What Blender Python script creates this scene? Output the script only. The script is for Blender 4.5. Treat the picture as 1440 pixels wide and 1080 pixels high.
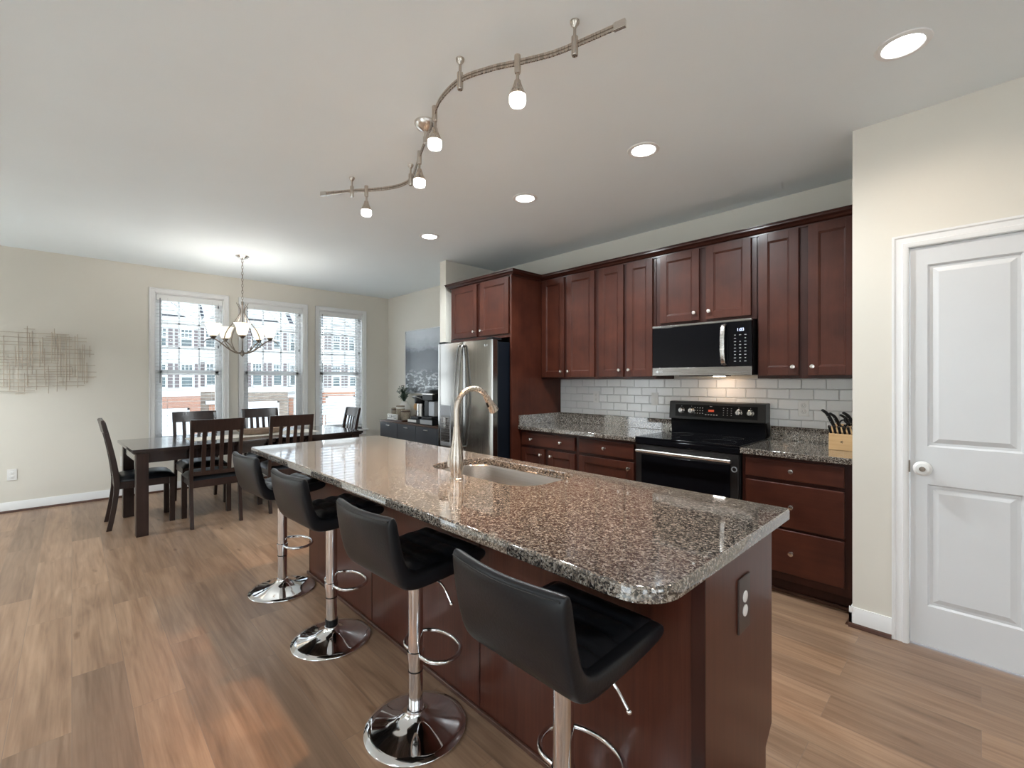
import bpy, bmesh, math, random
from mathutils import Vector, Matrix
random.seed(7)
PI = math.pi
for o in list(bpy.data.objects): bpy.data.objects.remove(o)
scene = bpy.context.scene
COL = scene.collection

# ------------------------------------------------------------------ camera, world, sun, exposure
CAMH = 1.3557
cd = bpy.data.cameras.new('camera'); cam = bpy.data.objects.new('camera', cd); COL.objects.link(cam)
cam.location = (0, 0, CAMH); cam.rotation_euler = (PI/2, 0, math.radians(45.92))
cd.sensor_width = 36; cd.lens = 639.15/1440*36; cd.shift_y = -4.46/1440; cd.clip_start = 0.05; cd.clip_end = 300
scene.camera = cam
w = bpy.data.worlds.new('sky'); scene.world = w; w.use_nodes = True
wn = w.node_tree.nodes; wl = w.node_tree.links
bg = wn['Background']; bg.inputs['Strength'].default_value = 1.45
tc = wn.new('ShaderNodeTexCoord'); sx = wn.new('ShaderNodeSeparateXYZ'); rp = wn.new('ShaderNodeValToRGB')
wl.new(tc.outputs['Generated'], sx.inputs[0]); wl.new(sx.outputs['Z'], rp.inputs[0]); wl.new(rp.outputs[0], bg.inputs[0])
rp.color_ramp.elements[0].color = (.88, .96, 1, 1); rp.color_ramp.elements[1].color = (.64, .80, 1, 1)
rp.color_ramp.elements[0].position = 0.0; rp.color_ramp.elements[1].position = .8
sd = bpy.data.lights.new('sun', 'SUN'); so = bpy.data.objects.new('sun', sd); COL.objects.link(so)
sd.energy = 52; sd.angle = .03; sd.color = (.80, .94, 1)
so.rotation_euler = Vector((.0, .62, -.76)).to_track_quat('-Z', 'Y').to_euler()
scene.view_settings.view_transform = 'Standard'; scene.view_settings.look = 'None'
scene.view_settings.exposure = 1.42; scene.view_settings.gamma = 1.0
scene.view_settings.use_curve_mapping = False

# ------------------------------------------------------------------ materials
def nmat(name):
    m = bpy.data.materials.new(name); m.use_nodes = True
    nt = m.node_tree; b = nt.nodes['Principled BSDF']
    return m, nt, b
def N(nt, t, **kw):
    n = nt.nodes.new(t)
    for k, v in kw.items(): setattr(n, k, v)
    return n
def mapping(nt, sc=(1, 1, 1), rot=(0, 0, 0), loc=(0, 0, 0)):
    t = N(nt, 'ShaderNodeTexCoord'); mp = N(nt, 'ShaderNodeMapping')
    mp.inputs['Scale'].default_value = sc; mp.inputs['Rotation'].default_value = rot; mp.inputs['Location'].default_value = loc
    nt.links.new(t.outputs['Object'], mp.inputs['Vector']); return mp
def ramp(nt, stops, interp='LINEAR'):
    r = N(nt, 'ShaderNodeValToRGB'); cr = r.color_ramp; cr.interpolation = interp
    while len(cr.elements) < len(stops): cr.elements.new(.5)
    for e, (p, c) in zip(cr.elements, stops):
        e.position = p; e.color = (c[0], c[1], c[2], 1)
    return r
def noise(nt, mp, scale, detail=3, rough=.5, dist=0):
    n = N(nt, 'ShaderNodeTexNoise'); n.inputs['Scale'].default_value = scale
    n.inputs['Detail'].default_value = detail; n.inputs['Roughness'].default_value = rough; n.inputs['Distortion'].default_value = dist
    nt.links.new(mp.outputs[0], n.inputs['Vector']); return n
def bump(nt, b, hgt, strength=.2, dist=.01):
    bp = N(nt, 'ShaderNodeBump'); bp.inputs['Strength'].default_value = strength; bp.inputs['Distance'].default_value = dist
    nt.links.new(hgt, bp.inputs['Height']); nt.links.new(bp.outputs[0], b.inputs['Normal']); return bp
def pm(name, col, rough=.5, metal=0, spec=.5, coat=0, coatr=.1, var=.06, vs=6, bmp=0, bs=60, vsc=(1, 1, 1)):
    """principled with slight procedural colour variation and optional fine bump"""
    m, nt, b = nmat(name)
    mp = mapping(nt, vsc); n = noise(nt, mp, vs, 3)
    c0 = [max(0, c*(1-var)) for c in col]; c1 = [min(1, c*(1+var)) for c in col]
    r = ramp(nt, [(.3, c0), (.7, c1)]); nt.links.new(n.outputs['Fac'], r.inputs[0]); nt.links.new(r.outputs[0], b.inputs['Base Color'])
    b.inputs['Roughness'].default_value = rough; b.inputs['Metallic'].default_value = metal
    b.inputs['Specular IOR Level'].default_value = spec; b.inputs['Coat Weight'].default_value = coat; b.inputs['Coat Roughness'].default_value = coatr
    if bmp:
        n2 = noise(nt, mp, bs, 2); bump(nt, b, n2.outputs['Fac'], bmp, .004)
    return m
def emit(name, col, st, base=(.9, .9, .9)):
    m, nt, b = nmat(name); b.inputs['Base Color'].default_value = (*base, 1)
    b.inputs['Emission Color'].default_value = (*col, 1); b.inputs['Emission Strength'].default_value = st
    b.inputs['Roughness'].default_value = .3; return m
def wood(name, dark, light, axis='z', rough=.3, coat=.35, fine=1.0, var=.5, coatr=.15, spec=.25):
    m, nt, b = nmat(name); b.inputs['Specular IOR Level'].default_value = spec
    sc = {'z': (30*fine, 30*fine, 1.6), 'x': (1.6, 30*fine, 30*fine), 'y': (30*fine, 1.6, 30*fine)}[axis]
    mp = mapping(nt, sc); n1 = noise(nt, mp, 1.5, 5, .65, .4)
    mp2 = mapping(nt, (3, 3, 3)); n2 = noise(nt, mp2, 1.6, 3)
    mx = N(nt, 'ShaderNodeMath', operation='MULTIPLY_ADD'); mx.inputs[1].default_value = var
    nt.links.new(n1.outputs['Fac'], mx.inputs[0]); sc2 = N(nt, 'ShaderNodeMath', operation='MULTIPLY'); sc2.inputs[1].default_value = 1-var
    nt.links.new(n2.outputs['Fac'], sc2.inputs[0]); nt.links.new(sc2.outputs[0], mx.inputs[2])
    r = ramp(nt, [(.32, dark), (.68, light)]); nt.links.new(mx.outputs[0], r.inputs[0]); nt.links.new(r.outputs[0], b.inputs['Base Color'])
    b.inputs['Roughness'].default_value = rough; b.inputs['Coat Weight'].default_value = coat; b.inputs['Coat Roughness'].default_value = coatr
    bump(nt, b, n1.outputs['Fac'], .04, .002); return m
def brushed(name, col, rough=.3, axis='z', aniso=.0):
    m, nt, b = nmat(name); sc = {'z': (200, 200, 2), 'x': (2, 200, 200), 'y': (200, 2, 200)}[axis]
    mp = mapping(nt, sc); n = noise(nt, mp, 1, 2)
    r = ramp(nt, [(.3, [c*.9 for c in col]), (.7, [min(1, c*1.08) for c in col])]); nt.links.new(n.outputs['Fac'], r.inputs[0]); nt.links.new(r.outputs[0], b.inputs['Base Color'])
    r2 = ramp(nt, [(.3, (rough*.8,)*3), (.7, (rough*1.2,)*3)]); nt.links.new(n.outputs['Fac'], r2.inputs[0]); nt.links.new(r2.outputs[0], b.inputs['Roughness'])
    b.inputs['Metallic'].default_value = 1; return m
def bricks(name, c1, c2, mortar, bw, rh, ms, axis='yz', rough=.8, bmp=.3, offset=.5, coat=0, smooth=.1, bdist=.004):
    m, nt, b = nmat(name)
    t = N(nt, 'ShaderNodeTexCoord'); s = N(nt, 'ShaderNodeSeparateXYZ'); cmb = N(nt, 'ShaderNodeCombineXYZ')
    nt.links.new(t.outputs['Object'], s.inputs[0])
    nt.links.new(s.outputs[axis[0].upper()], cmb.inputs[0]); nt.links.new(s.outputs[axis[1].upper()], cmb.inputs[1])
    br = N(nt, 'ShaderNodeTexBrick'); br.offset = offset
    br.inputs['Color1'].default_value = (*c1, 1); br.inputs['Color2'].default_value = (*c2, 1); br.inputs['Mortar'].default_value = (*mortar, 1)
    br.inputs['Scale'].default_value = 1; br.inputs['Mortar Size'].default_value = ms; br.inputs['Mortar Smooth'].default_value = smooth
    br.inputs['Brick Width'].default_value = bw; br.inputs['Row Height'].default_value = rh
    nt.links.new(cmb.outputs[0], br.inputs['Vector']); nt.links.new(br.outputs['Color'], b.inputs['Base Color'])
    b.inputs['Roughness'].default_value = rough; b.inputs['Coat Weight'].default_value = coat
    inv = N(nt, 'ShaderNodeMath', operation='SUBTRACT'); inv.inputs[0].default_value = 1; nt.links.new(br.outputs['Fac'], inv.inputs[1])
    if bmp: bump(nt, b, inv.outputs[0], bmp, bdist)
    return m
def floor_mat():
    m, nt, b = nmat('oak plank floor')
    mp = mapping(nt)
    br = N(nt, 'ShaderNodeTexBrick'); br.offset = .37; br.offset_frequency = 2
    br.inputs['Color1'].default_value = (0, 0, 0, 1); br.inputs['Color2'].default_value = (1, 1, 1, 1); br.inputs['Mortar'].default_value = (.5, .5, .5, 1)
    br.inputs['Scale'].default_value = 1; br.inputs['Mortar Size'].default_value = .0012; br.inputs['Mortar Smooth'].default_value = .2
    br.inputs['Brick Width'].default_value = 1.22; br.inputs['Row Height'].default_value = .181; br.inputs['Bias'].default_value = 0
    nt.links.new(mp.outputs[0], br.inputs['Vector'])
    mp2 = mapping(nt, (1.1, 13, 1)); sep = N(nt, 'ShaderNodeSeparateColor'); nt.links.new(br.outputs['Color'], sep.inputs[0])
    wv = N(nt, 'ShaderNodeMath', operation='MULTIPLY'); wv.inputs[1].default_value = 37.; nt.links.new(sep.outputs[0], wv.inputs[0])
    def n4(mpx, scale, det, dist):
        n = N(nt, 'ShaderNodeTexNoise', noise_dimensions='4D'); n.inputs['Scale'].default_value = scale; n.inputs['Detail'].default_value = det; n.inputs['Distortion'].default_value = dist
        nt.links.new(mpx.outputs[0], n.inputs['Vector']); nt.links.new(wv.outputs[0], n.inputs['W']); return n
    g1 = n4(mp2, 1.4, 6, 1.2)
    mp3 = mapping(nt, (3, 90, 1)); g2 = n4(mp3, 1, 3, .2)
    r1 = ramp(nt, [(.22, (.165, .094, .055)), (.42, (.268, .162, .099)), (.60, (.338, .214, .135)), (.85, (.42, .278, .184))])
    nt.links.new(g1.outputs['Fac'], r1.inputs[0])
    mx = N(nt, 'ShaderNodeMix', data_type='RGBA', blend_type='MULTIPLY'); mx.inputs['Factor'].default_value = .45
    r2 = ramp(nt, [(.3, (.62, .58, .54)), (.6, (1, 1, 1))]); nt.links.new(g2.outputs['Fac'], r2.inputs[0])
    nt.links.new(r1.outputs[0], mx.inputs['A']); nt.links.new(r2.outputs[0], mx.inputs['B'])
    mx2 = N(nt, 'ShaderNodeMix', data_type='RGBA', blend_type='MULTIPLY'); mx2.inputs['Factor'].default_value = 1
    r3 = ramp(nt, [(0, (.74, .74, .76)), (1, (1.06, 1.05, 1.04))]); nt.links.new(sep.outputs[0], r3.inputs[0])
    nt.links.new(mx.outputs['Result'], mx2.inputs['A']); nt.links.new(r3.outputs[0], mx2.inputs['B'])
    # knots
    mpk = mapping(nt, (1.6, 5.5, 1)); vo = N(nt, 'ShaderNodeTexVoronoi'); vo.inputs['Scale'].default_value = 1.1
    dn = noise(nt, mapping(nt, (4, 4, 4)), 3, 2); ad = N(nt, 'ShaderNodeVectorMath', operation='MULTIPLY_ADD'); ad.inputs[1].default_value = (.12, .12, .12)
    nt.links.new(dn.outputs['Color'], ad.inputs[0]); nt.links.new(mpk.outputs[0], ad.inputs[2]); nt.links.new(ad.outputs[0], vo.inputs['Vector'])
    rk = ramp(nt, [(.03, (.45, .36, .28)), (.10, (1, 1, 1))]); nt.links.new(vo.outputs['Distance'], rk.inputs[0])
    mx3 = N(nt, 'ShaderNodeMix', data_type='RGBA', blend_type='MULTIPLY'); mx3.inputs['Factor'].default_value = .8
    nt.links.new(mx2.outputs['Result'], mx3.inputs['A']); nt.links.new(rk.outputs[0], mx3.inputs['B'])
    mx4 = N(nt, 'ShaderNodeMix', data_type='RGBA'); mx4.inputs['B'].default_value = (.20, .135, .095, 1)
    nt.links.new(br.outputs['Fac'], mx4.inputs['Factor']); nt.links.new(mx3.outputs['Result'], mx4.inputs['A'])
    nt.links.new(mx4.outputs['Result'], b.inputs['Base Color'])
    b.inputs['Roughness'].default_value = .36; b.inputs['Specular IOR Level'].default_value = .5
    bump(nt, b, g2.outputs['Fac'], .05, .002); return m
def granite_mat():
    m, nt, b = nmat('speckled granite')
    mp = mapping(nt, (1, 1, 1))
    v1 = N(nt, 'ShaderNodeTexVoronoi'); v1.inputs['Scale'].default_value = 230; v1.inputs['Randomness'].default_value = 1
    n0 = noise(nt, mp, 60, 2); ad = N(nt, 'ShaderNodeVectorMath', operation='MULTIPLY_ADD'); ad.inputs[1].default_value = (.02, .02, .02)
    nt.links.new(n0.outputs['Color'], ad.inputs[0]); nt.links.new(mp.outputs[0], ad.inputs[2]); nt.links.new(ad.outputs[0], v1.inputs['Vector'])
    sep = N(nt, 'ShaderNodeSeparateColor'); nt.links.new(v1.outputs['Color'], sep.inputs[0])
    n1 = noise(nt, mp, 120, 3, .6); mm = N(nt, 'ShaderNodeMath', operation='MULTIPLY_ADD'); mm.inputs[1].default_value = .45
    sb = N(nt, 'ShaderNodeMath', operation='MULTIPLY'); sb.inputs[1].default_value = .55
    nt.links.new(n1.outputs['Fac'], sb.inputs[0]); nt.links.new(sep.outputs[0], mm.inputs[0]); nt.links.new(sb.outputs[0], mm.inputs[2])
    r = ramp(nt, [(.0, (.012, .010, .011)), (.37, (.025, .021, .020)), (.45, (.085, .072, .060)), (.55, (.17, .14, .115)), (.65, (.26, .225, .19)), (.78, (.42, .40, .37))])
    nt.links.new(mm.outputs[0], r.inputs[0]); nt.links.new(r.outputs[0], b.inputs['Base Color'])
    b.inputs['Roughness'].default_value = .06; b.inputs['Specular IOR Level'].default_value = .8; b.inputs['Coat Weight'].default_value = .8; b.inputs['Coat IOR'].default_value = 1.7; b.inputs['Coat Roughness'].default_value = .03
    return m
def glass_mat(name='window glass', tint=(1, 1, 1), refl=.08):
    m = bpy.data.materials.new(name); m.use_nodes = True; nt = m.node_tree; nt.nodes.clear()
    o = N(nt, 'ShaderNodeOutputMaterial'); mx = N(nt, 'ShaderNodeMixShader'); t = N(nt, 'ShaderNodeBsdfTransparent'); g = N(nt, 'ShaderNodeBsdfGlossy')
    t.inputs[0].default_value = (*tint, 1); g.inputs['Roughness'].default_value = .01
    fr = N(nt, 'ShaderNodeFresnel'); fr.inputs['IOR'].default_value = 1.3
    nt.links.new(fr.outputs[0], mx.inputs[0]); nt.links.new(t.outputs[0], mx.inputs[1]); nt.links.new(g.outputs[0], mx.inputs[2]); nt.links.new(mx.outputs[0], o.inputs[0]); return m

M = {}
M['floor'] = floor_mat()
M['granite'] = granite_mat()
M['wall'] = pm('beige wall paint', (.70, .665, .595), .75, var=.015, vs=2, bmp=.05, bs=220)
M['wall_warm'] = M['wall']
M['ceiling'] = pm('white ceiling paint', (.81, .862, .885), .85, var=.01, vs=2, bmp=.04, bs=200)
M['trim'] = pm('white trim paint', (.78, .775, .77), .35, var=.01)
M['door_white'] = pm('white door paint', (.68, .685, .695), .38, var=.01, bmp=.02, bs=120)
M['shoe'] = wood('brown shoe moulding', (.05, .022, .014), (.10, .045, .03), 'x', .35)
M['cherry'] = wood('dark cherry wood', (.034, .0080, .0046), (.074, .0195, .0100), 'z', .42, .10, var=.3)
M['cherry_h'] = wood('dark cherry wood cross grain', (.034, .0080, .0046), (.074, .0195, .0100), 'x', .42, .10, var=.3)
M['cherry_dark'] = wood('cherry frame wood', (.022, .0055, .0038), (.043, .011, .0065), 'z', .38, .2, var=.4)
M['island_wood'] = wood('island veneer', (.050, .0135, .0085), (.086, .0265, .0155), 'z', .30, .10, fine=1.6, var=.75, coatr=.12)
M['espresso'] = wood('espresso wood', (.012, .008, .008), (.028, .017, .015), 'y', .2, .9, coatr=.08, spec=.5)
M['espresso_v'] = wood('espresso chair wood', (.016, .009, .008), (.042, .022, .017), 'z', .36, .3)
M['leather'] = pm('black leather', (.008, .009, .0115), .36, spec=.33, var=.15, vs=9, bmp=.12, bs=130)
M['leather_seam'] = pm('seam thread', (.006, .006, .007), .7)
M['chrome'] = pm('chrome', (.82, .82, .83), .06, 1, var=.01)
M['nickel'] = brushed('brushed nickel', (.56, .50, .44), .28)
M['satin_nickel'] = pm('satin nickel', (.66, .62, .58), .25, 1, var=.02)
M['steel'] = brushed('brushed steel', (.60, .58, .56), .26, 'x')
M['sink_steel'] = brushed('sink steel', (.36, .34, .32), .38, 'x')
M['black_steel'] = brushed('black stainless steel', (.36, .35, .335), .17, 'z')
M['black_steel_h'] = brushed('black stainless trim', (.30, .285, .275), .25, 'x')
M['range_black'] = pm('black range enamel', (.014, .0125, .012), .30, spec=.35, var=.05)
M['black_glass'] = pm('black glass', (.004, .004, .005), .07, spec=.14, var=.05)
M['black_plastic'] = pm('black plastic', (.009, .009, .010), .35, spec=.25, var=.1)
M['fridge_side'] = pm('fridge side enamel', (.004, .006, .010), .5, spec=.2, var=.1, bmp=.05, bs=200)
M['black_matte'] = pm('black matte', (.01, .01, .01), .6)
M['white_plastic'] = pm('white plastic', (.78, .77, .75), .35, var=.01)
M['grey_plastic'] = pm('slot grey', (.30, .29, .28), .5)
M['tile'] = bricks('subway tile', (.80, .80, .80), (.83, .83, .83), (.72, .72, .72), .1524, .0762, .0055, 'xz', .14, .9, coat=.3, smooth=.9, bdist=.006)
M['siding'] = bricks('white lap siding', (.42, .41, .395), (.44, .43, .41), (.31, .30, .29), 60, .16, .012, 'yz', .7, .3)
M['brick'] = bricks('red brick', (.22, .090, .055), (.29, .13, .080), (.24, .19, .16), .21, .075, .010, 'yz', .85)
M['brick_orange'] = bricks('orange brick', (.27, .105, .060), (.33, .15, .090), (.27, .20, .15), .21, .075, .010, 'yz', .85)
M['stone'] = bricks('tan ledge stone', (.14, .105, .080), (.24, .19, .15), (.14, .12, .105), .42, .13, .012, 'yz', .9)
M['shutter'] = pm('dark shutter paint', (.10, .078, .078), .6)
M['shingle'] = bricks('grey shingle roof', (.036, .038, .044), (.046, .048, .054), (.026, .028, .032), .3, .14, .01, 'yz', .9)
M['outside_white'] = pm('exterior white trim', (.50, .50, .50), .5, var=.01)
M['outside_glass'] = pm('house window glass', (.07, .09, .095), .2, spec=.4, var=.25, vs=1.2)
M['garage'] = pm('white garage door', (.46, .46, .475), .5, var=.02)
M['asphalt'] = pm('grey asphalt street', (.085, .085, .085), .9, var=.1, vs=3, bmp=.2)
M['concrete'] = pm('concrete drive', (.42, .41, .39), .9, var=.1)
M['blind'] = pm('white blind slat', (.80, .80, .79), .45, var=.01)
M['blind_cord'] = pm('blind cord', (.55, .55, .54), .7)
M['dark_rod'] = pm('dark wand plastic', (.10, .10, .10), .4)
M['glass'] = glass_mat()
M['frost'] = emit('frosted lit glass', (1, .95, .88), 3.0)
M['lamp_lens'] = emit('lit lamp lens', (1, .97, .93), 6.0)
M['chandelier_glass'] = emit('alabaster glass', (1, .88, .70), .42, (.85, .80, .72))
M['bronze'] = pm('aged pewter metal', (.23, .19, .155), .38, .9, var=.15)
M['art_wood'] = pm('champagne metal rods', (.46, .38, .29), .5, .1, var=.1)
M['natural_wood'] = wood('natural beech', (.46, .27, .12), (.62, .41, .21), 'x', .45, .1)
M['driftwood'] = wood('driftwood bowl', (.18, .12, .085), (.36, .26, .19), 'x', .7, 0)
M['runner'] = pm('cream table runner', (.70, .65, .57), .8, bmp=.2, bs=300)
M['rug'] = pm('ivory bounce rug', (.80, .79, .75), .95, bmp=.5, bs=200)
M['burner_grey'] = pm('printed burner grey', (.05, .05, .05), .15)
M['sideboard'] = pm('charcoal laminate', (.045, .05, .062), .35, var=.05)
M['sideboard_top'] = wood('brown sideboard top', (.06, .03, .02), (.12, .06, .04), 'x', .4)
M['kraft'] = pm('woven kraft', (.30, .25, .19), .85, bmp=.5, bs=140, var=.2, vs=60)
M['ceramic'] = pm('cream ceramic', (.82, .80, .75), .35)
M['green'] = pm('eucalyptus leaf', (.055, .095, .065), .55, var=.3, vs=30)
M['ink'] = pm('black ink', (.01, .01, .01), .6)
M['silver'] = pm('silver grey plastic', (.34, .35, .37), .3, .3)
M['brown_plate'] = pm('brown cover plate', (.055, .038, .033), .4)
M['poster_frame'] = pm('white poster frame', (.80, .80, .80), .4)
M['led_blue'] = emit('blue digits', (.55, .65, 1), 1.2, (.02, .02, .02))
M['led_red'] = emit('red digits', (1, .12, .04), .22, (.02, .0, .0))
M['print_white'] = pm('white print', (.40, .40, .40), .5)
def poster_mat():
    m, nt, b = nmat('black and white landscape print')
    t = N(nt, 'ShaderNodeTexCoord'); s = N(nt, 'ShaderNodeSeparateXYZ'); nt.links.new(t.outputs['Object'], s.inputs[0])
    mp = mapping(nt, (2.2, 1, 5)); n1 = noise(nt, mp, 1.6, 8, .62, .3)
    mp2 = mapping(nt, (6, 1, 18)); n2 = noise(nt, mp2, 1.3, 6, .6)
    # height (local z 0..1): light sky above, dark slope, bright patches lower
    hz = N(nt, 'ShaderNodeMath', operation='MULTIPLY_ADD'); hz.inputs[1].default_value = .28; nt.links.new(n1.outputs['Fac'], hz.inputs[0]); nt.links.new(s.outputs['Z'], hz.inputs[2])
    r = ramp(nt, [(.0, (.08, .09, .10)), (.30, (.12, .135, .155)), (.44, (.17, .19, .215)), (.60, (.16, .18, .21)), (.78, (.13, .15, .175)), (.86, (.34, .375, .42)), (1.0, (.52, .56, .60))])
    nt.links.new(hz.outputs[0], r.inputs[0])
    gt = N(nt, 'ShaderNodeMapRange'); gt.inputs[1].default_value = .50; gt.inputs[2].default_value = .57; nt.links.new(n2.outputs['Fac'], gt.inputs[0])
    bd = ramp(nt, [(.10, (0, 0, 0)), (.22, (1, 1, 1)), (.42, (1, 1, 1)), (.52, (0, 0, 0))]); nt.links.new(hz.outputs[0], bd.inputs[0])
    ml = N(nt, 'ShaderNodeMath', operation='MULTIPLY'); nt.links.new(gt.outputs[0], ml.inputs[0]); nt.links.new(bd.outputs[0], ml.inputs[1])
    mx = N(nt, 'ShaderNodeMix', data_type='RGBA'); mx.inputs['B'].default_value = (.62, .66, .70, 1)
    nt.links.new(ml.outputs[0], mx.inputs['Factor']); nt.links.new(r.outputs[0], mx.inputs['A']); nt.links.new(mx.outputs['Result'], b.inputs['Base Color'])
    b.inputs['Roughness'].default_value = .25; return m
M['poster'] = poster_mat()

# ------------------------------------------------------------------ helpers
ORG = {}
def tag(o, label=None, cat=None, group=None, kind=None):
    if label: o['label'] = label
    if cat: o['category'] = cat
    if group: o['group'] = group
    if kind: o['kind'] = kind
    return o
def thing(name, label, cat, loc=(0, 0, 0), group=None, kind=None):
    o = bpy.data.objects.new(name, None); COL.objects.link(o); o.location = loc; o.empty_display_size = .1
    ORG[o.name] = Vector(loc); return tag(o, label, cat, group, kind)
class MB:
    def __init__(s): s.bm = bmesh.new()
    def raw(s, vs, fs):
        v = [s.bm.verts.new(p) for p in vs]
        for f in fs:
            try: s.bm.faces.new([v[i] for i in f])
            except ValueError: pass
        return s
    def box(s, x0, x1, y0, y1, z0, z1, R=None):
        x0, x1 = min(x0, x1), max(x0, x1); y0, y1 = min(y0, y1), max(y0, y1); z0, z1 = min(z0, z1), max(z0, z1)
        P = [(x0, y0, z0), (x1, y0, z0), (x1, y1, z0), (x0, y1, z0), (x0, y0, z1), (x1, y0, z1), (x1, y1, z1), (x0, y1, z1)]
        if R: P = [R @ Vector(p) for p in P]
        return s.raw(P, [(0, 3, 2, 1), (4, 5, 6, 7), (0, 1, 5, 4), (1, 2, 6, 5), (2, 3, 7, 6), (3, 0, 4, 7)])
    def prism(s, poly, a0, a1, axis='z'):
        n = len(poly)
        def P(p, a): return {'z': (p[0], p[1], a), 'y': (p[0], a, p[1]), 'x': (a, p[0], p[1])}[axis]
        vs = [P(p, a0) for p in poly]+[P(p, a1) for p in poly]
        fs = [tuple(range(n))[::-1], tuple(range(n, 2*n))]+[(i, (i+1) % n, n+(i+1) % n, n+i) for i in range(n)]
        return s.raw(vs, fs)
    def lathe(s, prof, c=(0, 0, 0), n=32, d=(0, 0, 1), closed=False):
        c = Vector(c); q = Vector((0, 0, 1)).rotation_difference(Vector(d).normalized())
        rings = []
        for r, z in prof:
            if r < 1e-6: rings.append([s.bm.verts.new(c+q @ Vector((0, 0, z)))])
            else: rings.append([s.bm.verts.new(c+q @ Vector((r*math.cos(2*PI*i/n), r*math.sin(2*PI*i/n), z))) for i in range(n)])
        if closed: rings.append(rings[0])
        for A, B in zip(rings, rings[1:]):
            for i in range(n):
                j = (i+1) % n
                try:
                    if len(A) == 1 and len(B) == 1: continue
                    if len(A) == 1: s.bm.faces.new((A[0], B[j], B[i]))
                    elif len(B) == 1: s.bm.faces.new((A[i], A[j], B[0]))
                    else: s.bm.faces.new((A[i], A[j], B[j], B[i]))
                except ValueError: pass
        return s
    def cyl(s, p0, p1, r, r1=None, n=20):
        p0 = Vector(p0); p1 = Vector(p1); L = (p1-p0).length
        return s.lathe([(0, 0), (r, 0), (r if r1 is None else r1, L), (0, L)], p0, n, p1-p0)
    def tube(s, pts, r, n=10, closed=False, sub=1, flat=None):
        pts = [Vector(p) for p in pts]
        if sub > 1: pts, r = smooth_path(pts, r, sub, closed)
        m = len(pts); rr = r if isinstance(r, (list, tuple)) else [r]*m
        t0 = (pts[1]-pts[0]).normalized(); up = Vector((0, 0, 1)) if abs(t0.z) < .9 else Vector((1, 0, 0))
        nrm = (up-t0*up.dot(t0)).normalized(); rings = []
        for i, p in enumerate(pts):
            a = pts[(i-1) % m] if (closed or i > 0) else p; b = pts[(i+1) % m] if (closed or i < m-1) else p
            t = (b-a).normalized(); nrm = (nrm-t*nrm.dot(t)).normalized(); bn = t.cross(nrm)
            fx, fy = flat if flat else (1, 1)
            rings.append([s.bm.verts.new(p+(nrm*math.cos(2*PI*k/n)*fx+bn*math.sin(2*PI*k/n)*fy)*rr[i]) for k in range(n)])
        for i in range(m if closed else m-1):
            A = rings[i]; B = rings[(i+1) % m]
            for k in range(n): s.bm.faces.new((A[k], A[(k+1) % n], B[(k+1) % n], B[k]))
        if not closed: s.bm.faces.new(rings[0][::-1]); s.bm.faces.new(rings[-1])
        return s
    def ball(s, c, r, sc=(1, 1, 1), n=12):
        pr = [(r*math.sin(PI*i/n), -r*math.cos(PI*i/n)) for i in range(n+1)]
        pr[0] = (0, -r); pr[-1] = (0, r); b = len(s.bm.verts); s.lathe(pr, (0, 0, 0), n*2)
        s.bm.verts.ensure_lookup_table()
        for v in s.bm.verts[b:]: v.co = Vector(c)+Vector((v.co.x*sc[0], v.co.y*sc[1], v.co.z*sc[2]))
        return s
    def build(s, name, mat, parent=None, bev=0, smooth=True, sub=0, ang=35, seg=2, loc=None):
        bmesh.ops.recalc_face_normals(s.bm, faces=s.bm.faces)
        me = bpy.data.meshes.new(name); off = Vector((0, 0, 0))
        root = parent
        if parent is not None: off = ORG[parent.name]
        elif loc is not None: off = Vector(loc)
        if off.length > 0: bmesh.ops.translate(s.bm, verts=s.bm.verts, vec=-off)
        s.bm.to_mesh(me); s.bm.free()
        o = bpy.data.objects.new(name, me); COL.objects.link(o)
        if parent is not None: o.parent = parent
        elif loc is not None: o.location = loc
        ORG[o.name] = off
        me.materials.append(M[mat] if isinstance(mat, str) else mat)
        if smooth:
            me.polygons.foreach_set('use_smooth', [True]*len(me.polygons)); me.set_sharp_from_angle(angle=math.radians(ang))
        if bev:
            b = o.modifiers.new('bevel', 'BEVEL'); b.width = bev; b.segments = seg; b.limit_method = 'ANGLE'; b.angle_limit = math.radians(40)
            b.harden_normals = smooth
        if sub:
            b = o.modifiers.new('subsurf', 'SUBSURF'); b.levels = sub; b.render_levels = sub
        return o
def smooth_path(pts, r, sub, closed=False):
    m = len(pts); out = []; ro = []
    rr = r if isinstance(r, (list, tuple)) else [r]*m
    rng = m if closed else m-1
    for i in range(rng):
        p0 = pts[(i-1) % m] if (closed or i > 0) else pts[i]*2-pts[i+1]; p1 = pts[i]; p2 = pts[(i+1) % m]
        p3 = pts[(i+2) % m] if (closed or i < m-2) else p2*2-p1
        for k in range(sub):
            t = k/sub
            out.append(.5*((2*p1)+(-p0+p2)*t+(2*p0-5*p1+4*p2-p3)*t*t+(-p0+3*p1-3*p2+p3)*t**3))
            ro.append(rr[i]*(1-t)+rr[(i+1) % m]*t)
    if not closed: out.append(pts[-1]); ro.append(rr[-1])
    return out, ro
def bx(name, mat, parent, x0, x1, y0, y1, z0, z1, bev=.002, **k):
    return MB().box(x0, x1, y0, y1, z0, z1).build(name, mat, parent, bev=bev, **k)
def struct(o, label=None):
    o['kind'] = 'structure'
    if label: o['label'] = label
    return o
def kids(o): return [c for c in bpy.data.objects if c.parent == o]
def copy_tree(o, parent=None):
    c = o.copy(); COL.objects.link(c)
    if parent is not None: c.parent = parent
    for ch in kids(o): copy_tree(ch, c)
    return c
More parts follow.
